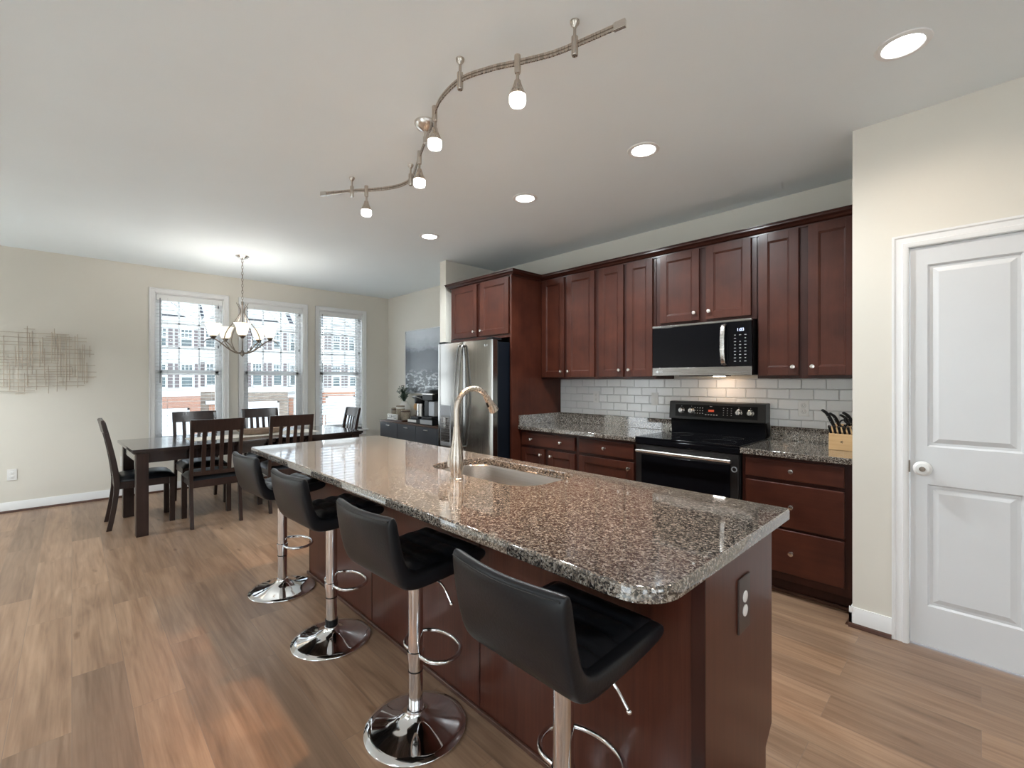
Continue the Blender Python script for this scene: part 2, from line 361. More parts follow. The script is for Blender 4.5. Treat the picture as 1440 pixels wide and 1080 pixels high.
def text(name, s, size, loc, rot, mat, parent, ext=.0005, align='CENTER'):
    cu = bpy.data.curves.new(name, 'FONT'); cu.body = s; cu.size = size; cu.extrude = ext; cu.align_x = align; cu.align_y = 'CENTER'
    tmp = bpy.data.objects.new('tmp_text', cu); COL.objects.link(tmp)
    dg = bpy.context.evaluated_depsgraph_get(); me = bpy.data.meshes.new_from_object(tmp.evaluated_get(dg))
    bpy.data.objects.remove(tmp); o = bpy.data.objects.new(name, me); COL.objects.link(o)
    o.parent = parent; o.location = Vector(loc)-ORG[parent.name]; o.rotation_euler = rot; me.materials.clear(); me.materials.append(M[mat]); return o

# ------------------------------------------------------------------ room shell
CZ = 2.74; XW = -6.974; YK = 3.84; XS = -4.275; YP = 3.11; XP = -.4974
XR = 6.0; YL = -3.4
struct(MB().box(XW-.15, XR+.15, YL-.15, YK+.15, -.12, 0).build('floor', 'floor', bev=0))
struct(MB().box(XW-.15, XR+.15, YL-.15, YK+.15, CZ, CZ+.12).build('ceiling', 'ceiling', bev=0))
WIN = [(.665, 1.502), (1.615, 2.517), (2.630, 3.442)]; ZB, ZT, CW = .585, 2.485, .056
def wall_with_holes(axis, a0, a1, t0, t1, holes, name):
    """holes: list of (u0,u1,z0,z1) along the wall"""
    m = MB(); cur = a0
    def bb(u0, u1, z0, z1):
        if u1-u0 < 1e-4 or z1-z0 < 1e-4: return
        if axis == 'y': m.box(t0, t1, u0, u1, z0, z1)
        else: m.box(u0, u1, t0, t1, z0, z1)
    for (u0, u1, z0, z1) in sorted(holes):
        bb(cur, u0, 0, CZ); bb(u0, u1, 0, z0); bb(u0, u1, z1, CZ); cur = u1
    bb(cur, a1, 0, CZ)
    return struct(m.build(name, 'wall', bev=0, smooth=False))
wall_with_holes('y', YL-.15, YK+.15, XW-.15, XW, [(a+CW, b-CW, ZB, ZT-CW) for a, b in WIN], 'wall_far')
struct(MB().box(XW, XP+.02, YK, YK+.15, 0, CZ).build('wall_kitchen', 'wall', bev=0))
struct(MB().box(XS-.115, XS, 3.082, YK, 0, CZ).build('wall_stub', 'wall', bev=.003))
DX0, DX1, DH = -.262, .205, 2.043
wp = MB()
wp.box(XP, XP+.115, YP, YK, 0, CZ)
wp.box(XP+.115, DX0, YP, YP+.115, 0, CZ); wp.box(DX0, DX1, YP, YP+.115, DH, CZ); wp.box(DX1, XR, YP, YP+.115, 0, CZ)
struct(wp.build('wall_pantry', 'wall', bev=0, smooth=False))
BACKW = [(-2.8, -1.2, .3, 2.4), (-.9, .9, .3, 2.4)]
wall_with_holes('y', YL, YP, XR, XR+.15, BACKW, 'wall_behind')
LEFTW = [(-6.85, -5.75, .1, 2.45), (-1.35, .55, .1, 2.45), (3.1, 5.0, .1, 2.45)]
wall_with_holes('x', XW, XR, YL-.15, YL, LEFTW, 'wall_left')
# unseen windows added so daylight enters the room: plain framed openings with glass
wi = 4
for (u0, u1, z0, z1), ax in [(h, 'x') for h in BACKW]+[(h, 'y') for h in LEFTW]:
    r = thing('window_%d' % wi, 'large unseen framed window added to let daylight into the room', 'window', kind='structure'); del r['category']; wi += 1
    f = MB(); mid = (z0+z1)/2; t = .05
    for (a, b, c, d) in [(u0, u0+t, z0, z1), (u1-t, u1, z0, z1), (u0, u1, z0, z0+t), (u0, u1, z1-t, z1), (u0, u1, mid-.02, mid+.02)]:
        if ax == 'x': f.box(XR+.04, XR+.09, a, b, c, d)
        else: f.box(a, b, YL-.09, YL-.04, c, d)
    f.build('window_frame', 'trim', r)
    g = MB()
    if ax == 'x': g.raw([(XR+.065, u0+.01, z0+.01), (XR+.065, u1-.01, z0+.01), (XR+.065, u1-.01, z1-.01), (XR+.065, u0+.01, z1-.01)], [(0, 1, 2, 3)])
    else: g.raw([(u0+.01, YL-.065, z0+.01), (u1-.01, YL-.065, z0+.01), (u1-.01, YL-.065, z1-.01), (u0+.01, YL-.065, z1-.01)], [(0, 1, 2, 3)])
    g.build('glass', 'glass', r, smooth=False)

# baseboards with dark shoe moulding
def baseboard(name, segs, ht=.105):
    """segs: list of (p,q,n): wall line p->q with inward normal n"""
    b = MB(); s = MB()
    for (p, q, n) in segs:
        for m_, prof in ((b, [(0, .012), (.014, .012), (.014, ht-.03), (.009, ht-.012), (.007, ht), (0, ht)]), (s, [(.0, 0), (.030, 0), (.030, .006), (.024, .017), (.014, .021), (0, .021)])):
            P = [(p[0]+n[0]*d, p[1]+n[1]*d, z) for d, z in prof]; Q = [(q[0]+n[0]*d, q[1]+n[1]*d, z) for d, z in prof]
            k = len(prof); m_.raw(P+Q, [tuple(range(k)), tuple(range(k, 2*k))]+[(i, (i+1) % k, k+(i+1) % k, k+i) for i in range(k)])
    o = struct(b.build(name, 'trim')); s.build('shoe_moulding', 'shoe', o)
baseboard('baseboard_far', [((XW, YL), (XW, YK), (1, 0))])
baseboard('baseboard_kitchen', [((XW, YK), (XS-.115, YK), (0, -1))])
baseboard('baseboard_stub', [((XS-.115, 3.082-.014), (XS-.115, YK), (-1, 0)), ((XS-.129, 3.082), (XS+.014, 3.082), (0, -1))])
baseboard('baseboard_pantry', [((XP-.014, YP), (DX0-.066, YP), (0, -1)), ((DX1+.066, YP), (XR, YP), (0, -1)), ((XP, YP-.014), (XP, 3.26), (-1, 0))])
baseboard('baseboard_left', [((-5.75, YL), (-1.35, YL), (0, 1))])
baseboard('baseboard_behind', [((XR, YL), (XR, YP), (-1, 0))])

# windows in the far wall
def far_window(i, a, b):
    r = thing('window_%d' % (i+1), None, None, (XW, (a+b)/2, 0), kind='structure')
    yi0, yi1 = a+CW, b-CW; zt = ZT-CW
    c = MB()
    def casing(y0, y1, z0, z1, horiz):
        c.box(XW, XW+.016, y0, y1, z0, z1)
    casing(a, yi0, ZB-.01, ZT, 0); casing(yi1, b, ZB-.01, ZT, 0); casing(yi0, yi1, zt, ZT, 1)
    # backband
    c.box(XW+.0, XW+.022, a, a+.014, ZB, ZT); c.box(XW, XW+.022, b-.014, b, ZB, ZT); c.box(XW, XW+.022, a, b, ZT-.014, ZT)
    c.build('casing', 'trim', r, bev=.003)
    j = MB()
    j.box(XW-.15, XW, yi0-.0, yi0+.012, ZB, zt); j.box(XW-.15, XW, yi1-.012, yi1, ZB, zt); j.box(XW-.15, XW, yi0, yi1, zt-.012, zt)
    j.build('jamb', 'trim', r)
    bx('window_sill', 'trim', r, XW-.15, XW+.045, a-.03, b+.03, ZB-.03, ZB, .005)
    bx('apron', 'trim', r, XW, XW+.014, a, b, ZB-.095, ZB-.03, .003)
    f = MB(); xo, xi = XW-.135, XW-.075; t = .032; y0, y1 = yi0+.012, yi1-.012; z0, z1 = ZB, zt-.012
    f.box(xo, xi, y0, y0+t, z0, z1); f.box(xo, xi, y1-t, y1, z0, z1); f.box(xo, xi, y0, y1, z1-t, z1); f.box(xo, xi, y0, y1, z0, z0+t)
    f.build('window_frame', 'trim', r, bev=.002)
    mid = 1.462; s1 = MB(); st = .038
    ys0, ys1 = y0+t, y1-t
    s1.box(xo+.005, xo+.03, ys0, ys0+st, mid-.02, z1-t); s1.box(xo+.005, xo+.03, ys1-st, ys1, mid-.02, z1-t)
    s1.box(xo+.005, xo+.03, ys0, ys1, z1-t-st, z1-t); s1.box(xo+.005, xo+.03, ys0, ys1, mid-.02, mid+.025)
    us = s1.build('upper_sash', 'trim', r, bev=.002)
    g = MB(); gx = xo+.0175
    for k in (1, 2):
        yy = ys0+(ys1-ys0)*k/3; g.box(gx-.005, gx+.005, yy-.010, yy+.010, mid, z1-t)
        zz = mid+(z1-t-mid)*k/3; g.box(gx-.005, gx+.005, ys0, ys1, zz-.009, zz+.009)
    g.build('muntin', 'trim', us)
    s2 = MB(); xl = xo+.032
    s2.box(xl, xl+.026, ys0, ys0+st, z0+t, mid+.02); s2.box(xl, xl+.026, ys1-st, ys1, z0+t, mid+.02)
    s2.box(xl, xl+.026, ys0, ys1, z0+t, z0+t+st+.015); s2.box(xl, xl+.026, ys0, ys1, mid-.03, mid+.02)
    ls = s2.build('lower_sash', 'trim', r, bev=.002)
    MB().raw([(gx-.007, ys0+.02, mid), (gx-.007, ys1-.02, mid), (gx-.007, ys1-.02, z1-t-.02), (gx-.007, ys0+.02, z1-t-.02)], [(0, 1, 2, 3)]).build('glass', 'glass', us, smooth=False)
    MB().raw([(xl+.013, ys0+.02, z0+t+.02), (xl+.013, ys1-.02, z0+t+.02), (xl+.013, ys1-.02, mid), (xl+.013, ys0+.02, mid)], [(0, 1, 2, 3)]).build('glass', 'glass', ls, smooth=False)
    # blind: a thing of its own hanging in the opening
    names = ['left', 'middle', 'right']
    bl = thing('window_blind', 'white open-slat blind in the %s dining window' % names[i], 'window blind', (XW-.03, (a+b)/2, zt-.012), group='white blinds in the dining windows')
    yb0, yb1 = yi0+.018, yi1-.018; xb = XW-.034
    bx('headrail', 'blind', bl, XW-.062, XW-.008, yb0, yb1, zt-.085, zt-.014, .003)
    s = MB(); z = zt-.115; ti = math.radians([4, 4, 13][i]); dx = .025*math.cos(ti); dz = .025*math.sin(ti)
    zbot = ZB+.03
    while z > zbot+.03:
        s.raw([(xb-dx, yb0, z-dz), (xb-dx, yb1, z-dz), (xb+dx, yb1, z+dz), (xb+dx, yb0, z+dz), (xb-dx, yb0, z-dz+.0026), (xb-dx, yb1, z-dz+.0026), (xb+dx, yb1, z+dz+.0026), (xb+dx, yb0, z+dz+.0026)],
              [(0, 1, 2, 3), (7, 6, 5, 4), (0, 4, 5, 1), (1, 5, 6, 2), (2, 6, 7, 3), (3, 7, 4, 0)])
        z -= .0435
    s.build('slats', 'blind', bl, smooth=False)
    bx('bottom_rail', 'blind', bl, xb-.025, xb+.025, yb0, yb1, zbot, zbot+.018, .003)
    cds = MB()
    for q in (.16, .84):
        yy = yb0+(yb1-yb0)*q
        for xx in (xb-.026, xb+.026): cds.cyl((xx, yy, zbot+.01), (xx, yy, zt-.05), .0012, n=6)
    cds.build('ladder_cord', 'blind_cord', bl)
    MB().cyl((XW-.004, yb0+.035, zt-.06), (XW-.004, yb0+.035, 1.33), .0045, n=8).build('tilt_wand', 'dark_rod', bl)
    tz = [2.30, 1.78]
    tq = MB()
    for zz in tz:
        tq.lathe([(0, 0), (.009, .004), (.007, .035), (.003, .042), (0, .042)], (XW-.002, yb1-.045, zz), 10)
    tq.cyl((XW-.002, yb1-.045, 1.79), (XW-.002, yb1-.045, zt-.06), .001, n=6)
    tq.build('cord_tassel', 'dark_rod', bl)
for i, (a, b) in enumerate(WIN): far_window(i, a, b)

# pantry door
d = thing('door_1', None, None, (DX0, YP, 0), kind='structure')
cs = MB()
prof = [(0, 0), (0, .012), (.010, .016), (.022, .016), (.026, .011), (.050, .009), (.056, .014), (.066, .014), (.066, 0)]
def casing_run(m, path, prof, ydir=-1, y=YP):
    """mitred U-shaped casing: path of (x,z) inner corners with outward offsets"""
    pts = []
    for (x, z, ox, oz) in path: pts.append([(x+ox*(pf[0]), y+ydir*pf[1], z+oz*pf[0]) for pf in prof])
    k = len(prof); vs = [p for ring in pts for p in ring]; fs = []
    for i in range(len(pts)-1):
        for j in range(k): fs.append((i*k+j, i*k+(j+1) % k, (i+1)*k+(j+1) % k, (i+1)*k+j))
    fs += [tuple(range(k)), tuple(range((len(pts)-1)*k, len(pts)*k))]
    m.raw(vs, fs)
x0, x1, zt = DX0, DX1, DH
casing_run(cs, [(x0, 0, -1, 0), (x0, zt, -1, 1), (x1, zt, 1, 1), (x1, 0, 1, 0)], prof)
cs.build('casing', 'trim', d)
jb = MB(); jb.box(DX0, DX0+.003, YP-.001, YP+.115, 0, DH); jb.box(DX1-.003, DX1, YP-.001, YP+.115, 0, DH); jb.box(DX0, DX1, YP-.001, YP+.115, DH-.003, DH)
jb.build('jamb', 'trim', d)
def panel_door(parent, x0, x1, z0, z1, yf, th, panels):
    """moulded two panel door slab facing -y"""
    m = MB(); m.box(x0, x1, yf+.012, yf+th, z0, z1)
    xs = [x0, panels[0][0], panels[0][1], x1]
    m.box(x0, xs[1], yf, yf+.02, z0, z1); m.box(xs[2], x1, yf, yf+.02, z0, z1)
    zz = z0
    for (a, b, c, e) in sorted(panels, key=lambda p: p[2]): m.box(a, b, yf, yf+.02, zz, c); zz = e
    m.box(xs[1], xs[2], yf, yf+.02, zz, z1)
    for (a, b, c, e) in panels:
        L = [(0, 0), (.008, .011), (.020, .011), (.042, .002), ]
        rings = [[(a+i, yf+dp, c+i), (b-i, yf+dp, c+i), (b-i, yf+dp, e-i), (a+i, yf+dp, e-i)] for i, dp in L]
        vs = [p for r_ in rings for p in r_]; fs = []
        for r_ in range(len(L)-1):
            for k in range(4): fs.append((r_*4+k, r_*4+(k+1) % 4, (r_+1)*4+(k+1) % 4, (r_+1)*4+k))
        n = (len(L)-1)*4; fs.append((n, n+1, n+2, n+3)); m.raw(vs, fs)
    return m.build('door_slab', 'door_white', parent, bev=0, smooth=False)
slab = panel_door(d, DX0+.006, DX1-.006, .012, DH-.006, YP+.004, .035, [(-.19, .135, .215, .832), (-.19, .135, 1.022, 1.945)])
kn = MB().lathe([(0, 0), (.027, 0), (.027, .006), (.011, .009), (.010, .030)], (-.205, YP+.004, .915), 28, (0, -1, 0)).build('knob_rose', 'bronze', slab)
MB().lathe([(0, .070), (.010, .071), (.012, .068), (.026, .066), (.036, .056), (.037, .046), (.030, .032), (.012, .026), (0, .026)], (-.205, YP+.004, .915), 32, (0, -1, 0)).build('door_handle', 'white_plastic', d)
MB().lathe([(0, .0745), (.0105, .0735), (.0125, .069), (0, .069)], (-.205, YP+.004, .915), 20, (0, -1, 0)).build('knob_button', 'bronze', slab)
bx('latch_plate', 'bronze', d, DX0-.004, DX0+.006, YP-.002, YP+.02, .885, .945, .001)

# ------------------------------------------------------------------ kitchen cabinets
def knob(parent, x, y, z, name='knob'):
    return MB().lathe([(0, 0), (.008, 0), (.0055, .004), (.005, .012), (.012, .018), (.0155, .024), (.0135, .030), (0, .033)], (x, y, z), 20, (0, -1, 0)).build(name, 'satin_nickel', parent)
def door_front(parent, x0, x1, z0, z1, yf, kx, kz, name='door', fr=.058):
    m = MB(); t = .02
    m.box(x0, x0+fr, yf, yf+t, z0, z1); m.box(x1-fr, x1, yf, yf+t, z0, z1)
    m.box(x0+fr, x1-fr, yf, yf+t, z0, z0+fr); m.box(x0+fr, x1-fr, yf, yf+t, z1-fr, z1)
    a, b, c, e = x0+fr, x1-fr, z0+fr, z1-fr
    L = [(0, .0), (.003, .004), (.007, .004), (.010, .009)]
    rings = [[(a+i, yf+dp, c+i), (b-i, yf+dp, c+i), (b-i, yf+dp, e-i), (a+i, yf+dp, e-i)] for i, dp in L]
    vs = [p for r_ in rings for p in r_]; fs = []
    for r_ in range(len(L)-1):
        for k in range(4): fs.append((r_*4+k, r_*4+(k+1) % 4, (r_+1)*4+(k+1) % 4, (r_+1)*4+k))
    n = (len(L)-1)*4; fs.append((n, n+1, n+2, n+3)); m.raw(vs, fs)
    o = m.build(name, 'cherry', parent, bev=.002)
    if kx is not None: knob(o, kx, yf, kz)
    return o
def drawer_front(parent, x0, x1, z0, z1, yf, ks):
    o = MB().box(x0, x1, yf, yf+.02, z0, z1).build('drawer', 'cherry_h', parent, bev=.005, seg=3)
    for kx in ks: knob(o, kx, yf, (z0+z1)/2)
    return o
YB, YBD = 3.215, 3.195      # base face frame, door faces
def base_cab(x0, x1, label, group=None):
    t = thing('base_cabinet', label, 'cabinet', ((x0+x1)/2, 3.5, 0), 'base cabinets along the kitchen wall')
    bx('body', 'cherry_dark', t, x0, x1, YB, YK-.03, .105, .876, .001)
    bx('toe_kick', 'cherry_dark', t, x0, x1, 3.29, 3.31, 0, .105, .001)
    bx('shoe_moulding', 'shoe', t, x0, x1, 3.272, 3.29, 0, .02, .003)
    return t
t = base_cab(-3.19, -2.48, 'dark cherry base cabinet with one wide two-knob drawer, beside the tall panel')
drawer_front(t, -3.165, -2.505, .730, .853, YBD, [-3.03, -2.66])
door_front(t, -3.165, -2.865, .13, .705, YBD, -2.905, .655); door_front(t, -2.815, -2.505, .13, .705, YBD, -2.775, .655)
t = base_cab(-2.48, -1.89, 'dark cherry base cabinet with one drawer above a single door, left of the range')
drawer_front(t, -2.455, -1.915, .730, .853, YBD, [-2.185])
door_front(t, -2.455, -1.915, .13, .705, YBD, -1.955, .655)
t = base_cab(-1.11, -.50, 'dark cherry three-drawer base cabinet between the range and the beige wall')
drawer_front(t, -1.085, -.548, .735, .857, YBD, [-.815]); drawer_front(t, -1.085, -.548, .441, .712, YBD, [-.815]); drawer_front(t, -1.085, -.548, .155, .425, YBD, [-.815])

YU, YUD = 3.515, 3.495
def upper(x0, x1, z0, label):
    t = thing('wall_cabinet', label, 'cabinet', ((x0+x1)/2, 3.7, z0), 'upper cabinets along the kitchen wall')
    bx('body', 'cherry_dark', t, x0, x1, YU, YK-.002, z0, 2.384, .001); return t
t = upper(-3.19, -2.485, 1.372, 'tall dark cherry wall cabinet with two doors, leftmost beside the fridge panel')
door_front(t, -3.165, -2.875, 1.392, 2.385, YUD, -2.905, 1.45); door_front(t, -2.838, -2.51, 1.392, 2.385, YUD, -2.81, 1.45)
t = upper(-2.485, -1.895, 1.372, 'tall dark cherry wall cabinet with two narrow doors, left of the microwave')
door_front(t, -2.46, -2.2, 1.392, 2.385, YUD, -2.23, 1.45); door_front(t, -2.165, -1.92, 1.392, 2.385, YUD, -2.135, 1.45)
t = upper(-1.89, -1.115, 1.80, 'short dark cherry wall cabinet with two square doors above the microwave')
door_front(t, -1.85, -1.525, 1.828, 2.385, YUD, -1.555, 1.885); door_front(t, -1.472, -1.15, 1.828, 2.385, YUD, -1.44, 1.885)
t = upper(-1.11, -.50, 1.372, 'tall dark cherry wall cabinet with two doors, right of the microwave')
door_front(t, -1.098, -.852, 1.392, 2.385, YUD, -.88, 1.45); door_front(t, -.797, -.535, 1.392, 2.385, YUD, -.768, 1.45)
# cabinet above the fridge, and the tall side panel
t = thing('wall_cabinet', 'small dark cherry two-door cabinet directly above the refrigerator', 'cabinet', (-3.7, 3.4, 1.79), 'upper cabinets along the kitchen wall')
bx('body', 'cherry_dark', t, -4.205, -3.217, 3.11, YK-.002, 1.79, 2.384, .001)
bx('lower_rail', 'cherry_h', t, -4.205, -3.217, 3.104, 3.112, 1.79, 1.815, .001)
door_front(t, -4.175, -3.735, 1.825, 2.385, 3.09, -3.765, 1.88); door_front(t, -3.675, -3.245, 1.825, 2.385, 3.09, -3.645, 1.88)
o = bx('tall_side_panel', 'cherry', None, -3.215, -3.192, 3.085, YK, 0, 2.40, .002)
tag(o, 'tall dark cherry panel between the refrigerator and the kitchen counter', 'panel')
# crown moulding
cr = MB(); prof = [(0, 0), (.006, 0), (.006, .012), (.020, .018), (.028, .030), (.045, .040), (.045, .052), (.052, .056), (.052, .062), (0, .062)]
def sweep(m, path, prof, z0):
    """path: (x,y,nx,ny) outward mitre offsets"""
    k = len(prof); vs = []; fs = []
    for (x, y, nx, ny) in path: vs += [(x+nx*p[0], y+ny*p[0], z0+p[1]) for p in prof]
    for i in range(len(path)-1):
        for j in range(k): fs.append((i*k+j, i*k+(j+1) % k, (i+1)*k+(j+1) % k, (i+1)*k+j))
    fs += [tuple(range(k)), tuple(range((len(path)-1)*k, len(path)*k))]; m.raw(vs, fs)
sweep(cr, [(-4.205, YK-.01, -1, 0), (-4.205, 3.10, -1, -1), (-3.19, 3.10, 1, -1), (-3.19, YU-.005, 1, -1), (-.50, YU-.005, 0, -1)], prof, 2.382)
cr.box(-4.2, -3.2, 3.12, YK-.01, 2.385, 2.44); cr.box(-3.2, -.5, 3.52, YK-.01, 2.385, 2.44)
tag(cr.build('crown_moulding', 'cherry_dark', ang=25), 'dark cherry crown moulding running along the tops of the wall cabinets', 'moulding')

# countertops
def counter(x0, x1, label, left=False):
    t = thing('countertop', label, 'countertop', ((x0+x1)/2, 3.5, .876), 'granite counters along the kitchen wall')
    bx('slab', 'granite', t, x0, x1, 3.170, YK, .877, .914, .006, seg=3)
    bx('backsplash_strip', 'granite', t, x0, x1, YK-.03, YK-.001, .914, 1.016, .003)
    if left: bx('side_strip', 'granite', t, x0, x0+.022, 3.18, YK-.03, .914, 1.016, .003)
    return t
counter(-3.19, -1.888, 'speckled grey granite counter left of the range, ending at the tall panel', True)
counter(-1.112, -.50, 'speckled grey granite counter under the knife block, right of the range')
o = MB().box(-3.19, XP-.001, YK-.012, YK-.0005, 1.016, 1.374).build('tile_backsplash', 'tile'); tag(o, 'white subway tile backsplash behind the kitchen counter and range', 'tile backsplash')
def outlet(x, y, z, d, label, cat='outlet', slots='outlet', plate='white_plastic', insert='white_plastic', w=.07, h=.115, group=None, insert_round=True):
    """plate on a surface; d: outward direction axis '-y', '+x'"""
    t = thing('wall_outlet' if slots == 'outlet' else 'light_switch', label, cat, (x, y, z), group)
    def bb(name, mat, parent, u0, u1, z0, z1, t0, t1, bev=.001):
        if d == '-y': return bx(name, mat, parent, x+u0, x+u1, y-t1, y-t0, z+z0, z+z1, bev)
        return bx(name, mat, parent, x+t0, x+t1, y+u0, y+u1, z+z0, z+z1, bev)
    bb('cover_plate', plate, t, -w/2, w/2, -h/2, h/2, 0, .006, .002)
    dv = (0, -1, 0) if d == '-y' else (1, 0, 0)
    if slots == 'outlet':
        for s in (-1, 1):
            c = (x, y, z+s*.021); r = MB().lathe([(0, 0), (.0175, 0), (.0175, .0085), (.0165, .009), (0, .009)], c, 24, dv).build('receptacle', insert, t)
            if plate == 'white_plastic':
                for q in (-1, 1): bb('slot', 'grey_plastic', r, q*.006-.0012, q*.006+.0012, s*.021-.002, s*.021+.006, .0088, .0096, 0)
                bb('slot', 'grey_plastic', r, -.002, .002, s*.021-.009, s*.021-.005, .0088, .0096, 0)
    else:
        r = bb('rocker', insert, t, -.016, .016, -.033, .033, .005, .009)
    return t
yt = YK-.012
outlet(-2.72, yt, 1.19, '-y', 'white outlet on the tile backsplash nearest the tall panel', group='outlets on the tile backsplash')
outlet(-2.075, yt, 1.19, '-y', 'white rocker switch on the tile just left of the range', 'switch', 'switch', group='switches on the tile backsplash')
outlet(-.90, yt, 1.155, '-y', 'white double outlet on the tile right of the range', group='outlets on the tile backsplash')
outlet(XW, -.444, .385, '+x', 'white outlet low on the far wall below the rod wall sculpture')
outlet(XW, .44, .42, '+x', 'white outlet low on the far wall behind the head of the dining table')

# ------------------------------------------------------------------ island
IX0, IX1, IY0, IY1 = -3.404, -.459, .857, 1.789
isl = thing('kitchen_island', 'long dark cherry kitchen island base with flat back panels', 'kitchen island', (-1.95, 1.45, 0))
BX0, BX1, BY0, BY1 = -3.29, -.508, 1.200, 1.765
b = MB(); b.box(BX0+.01, -2.08, BY0+.01, 1.745, .105, .87); b.box(-1.25, BX1-.012, BY0+.01, 1.745, .105, .87); b.box(-2.08, -1.25, BY0+.01, 1.745, .105, .64); b.box(BX0+.01, BX1-.012, BY0+.01, 1.665, 0, .105)
# hollow for the sink is above the cabinet: cut by keeping the body top lower there
b.build('body', 'cherry_dark', isl)
xs = [BX0, -2.36, -1.43, BX1-.02]
for i in range(3):
    bx('back_panel', 'island_wood', isl, xs[i]+.002, xs[i+1]-.002, BY0, BY0+.012, .0, .876, .001)
for x in xs[1:3]: bx('seam_strip', 'cherry_dark', isl, x-.004, x+.004, BY0-.003, BY0+.01, .02, .876, .001)
ep = MB(); ep.prism([(BY0, 0), (1.690, 0), (1.690, .115), (1.752, .165), (1.752, .876), (BY0, .876)], BX1-.02, BX1, 'x')
ep.build('end_panel', 'island_wood', isl, bev=.002)
bx('corner_trim', 'cherry_dark', isl, BX1-.035, BX1+.003, BY0-.004, BY0+.004, 0, .876, .001)
ep = MB(); ep.prism([(BY0, 0), (1.690, 0), (1.690, .115), (1.752, .165), (1.752, .876), (BY0, .876)], BX0, BX0+.018, 'x')
ep.build('end_panel', 'island_wood', isl, bev=.002)
bx('face_frame', 'cherry_dark', isl, BX0, BX1-.004, 1.745, 1.765, .155, .876, .001)
bx('shoe_moulding', 'shoe', isl, BX0-.015, BX1-.02, BY0-.013, BY0, 0, .020, .004, seg=3)
for i in range(6):
    xa = BX0+.03+i*.455; door_front(isl, xa, xa+.425, .19, .86, 1.768, None, None).scale = (1, 1, 1)
ol = outlet(BX1, 1.476, .677, '+x', 'brown cover plate with white double outlet on the end of the island', plate='brown_plate', insert='white_plastic', w=.092, h=.165)
# island top with sink cut-out
def rrect(x0, x1, y0, y1, r, n=8):
    if not isinstance(r, (list, tuple)): r = [r]*4
    P = []
    for (cx, cy, a0, rr) in ((x1, y1, 0, r[0]), (x0, y1, 90, r[1]), (x0, y0, 180, r[2]), (x1, y0, 270, r[3])):
        sx_ = -1 if cx == x1 else 1; sy_ = -1 if cy == y1 else 1
        for k in range(n+1):
            a = math.radians(a0+90*k/n); P.append((cx+sx_*rr+rr*math.cos(a), cy+sy_*rr+rr*math.sin(a)))
    return P
it = thing('island_countertop', 'long speckled brown granite island top with rounded corners and a sink cut-out', 'countertop', (-1.93, 1.32, .876))
SX0, SX1, SY0, SY1 = -2.03, -1.30, 1.325, 1.71
outer = rrect(IX0, IX1, IY0, IY1, [.018, .018, .03, .105], 10); inner = rrect(SX0, SX1, SY0, SY1, [.10, .10, .12, .13], 10)
ct = bmesh.new()
def ring(P, z, ins=0):
    c = Vector((sum(p[0] for p in P)/len(P), sum(p[1] for p in P)/len(P)))
    return [ct.verts.new((p[0], p[1], z)) for p in P]
def offs(P, d):
    out = []; n = len(P)
    for i in range(n):
        a = Vector(P[(i-1) % n]); b_ = Vector(P[(i+1) % n]); t_ = (b_-a)
        if t_.length < 1e-9: out.append(P[i]); continue
        t_.normalize(); nn = Vector((t_.y, -t_.x)); out.append((P[i][0]-nn.x*d, P[i][1]-nn.y*d))
    return out
layers = [(0.877, .003), (.880, 0), (.908, 0), (.9122, .002), (.914, .0055), (.914, .0075), (.914, .012)]
orr = [ring(offs(outer, d_), z_) for z_, d_ in layers]
inn = [ring(offs(inner, -d_ if False else d_*-.3), z_) for z_, d_ in layers]
for R_ in (orr, inn):
    for A, B in zip(R_, R_[1:]):
        n_ = len(A)
        for i in range(n_): ct.faces.new((A[i], A[(i+1) % n_], B[(i+1) % n_], B[i]))
for k in (0, -1):
    A, B = orr[k], inn[k]; n_ = len(A)      # same vertex count (44): bridge corner-wise
    for i in range(n_):
        ct.faces.new((A[i], A[(i+1) % n_], B[(i+1) % n_], B[i]))
mbt = MB(); mbt.bm.free(); mbt.bm = ct
mbt.build('slab', 'granite', it, ang=40)
# sink bowl
sk = thing('kitchen_sink', 'undermount stainless steel sink set in the island top', 'sink', (-1.665, 1.52, .7))
sb = bmesh.new(); msk = MB(); msk.bm.free(); msk.bm = sb
rr_ = []
for (ins, z_) in ((-.02, .876), (.0, .876), (.004, .868), (.012, .76), (.03, .705), (.07, .69), (.15, .686)):
    P = rrect(SX0+ins, SX1-ins, SY0+ins, SY1-ins, [max(.02, .10-ins*.4)]*4, 10); rr_.append([sb.verts.new((p[0], p[1], z_)) for p in P])
for A, B in zip(rr_, rr_[1:]):
    for i in range(len(A)): sb.faces.new((A[i], A[(i+1) % len(A)], B[(i+1) % len(A)], B[i]))
sb.faces.new(rr_[-1])
bowl = msk.build('basin', 'sink_steel', sk, ang=60)
so_ = bowl.modifiers.new('solid', 'SOLIDIFY'); so_.thickness = .0015; so_.offset = 0
MB().lathe([(0, 0), (.035, 0), (.045, .004), (.040, .006), (.03, .003), (0, .003)], (-1.665, 1.52, .686), 24).build('drain', 'chrome', sk)
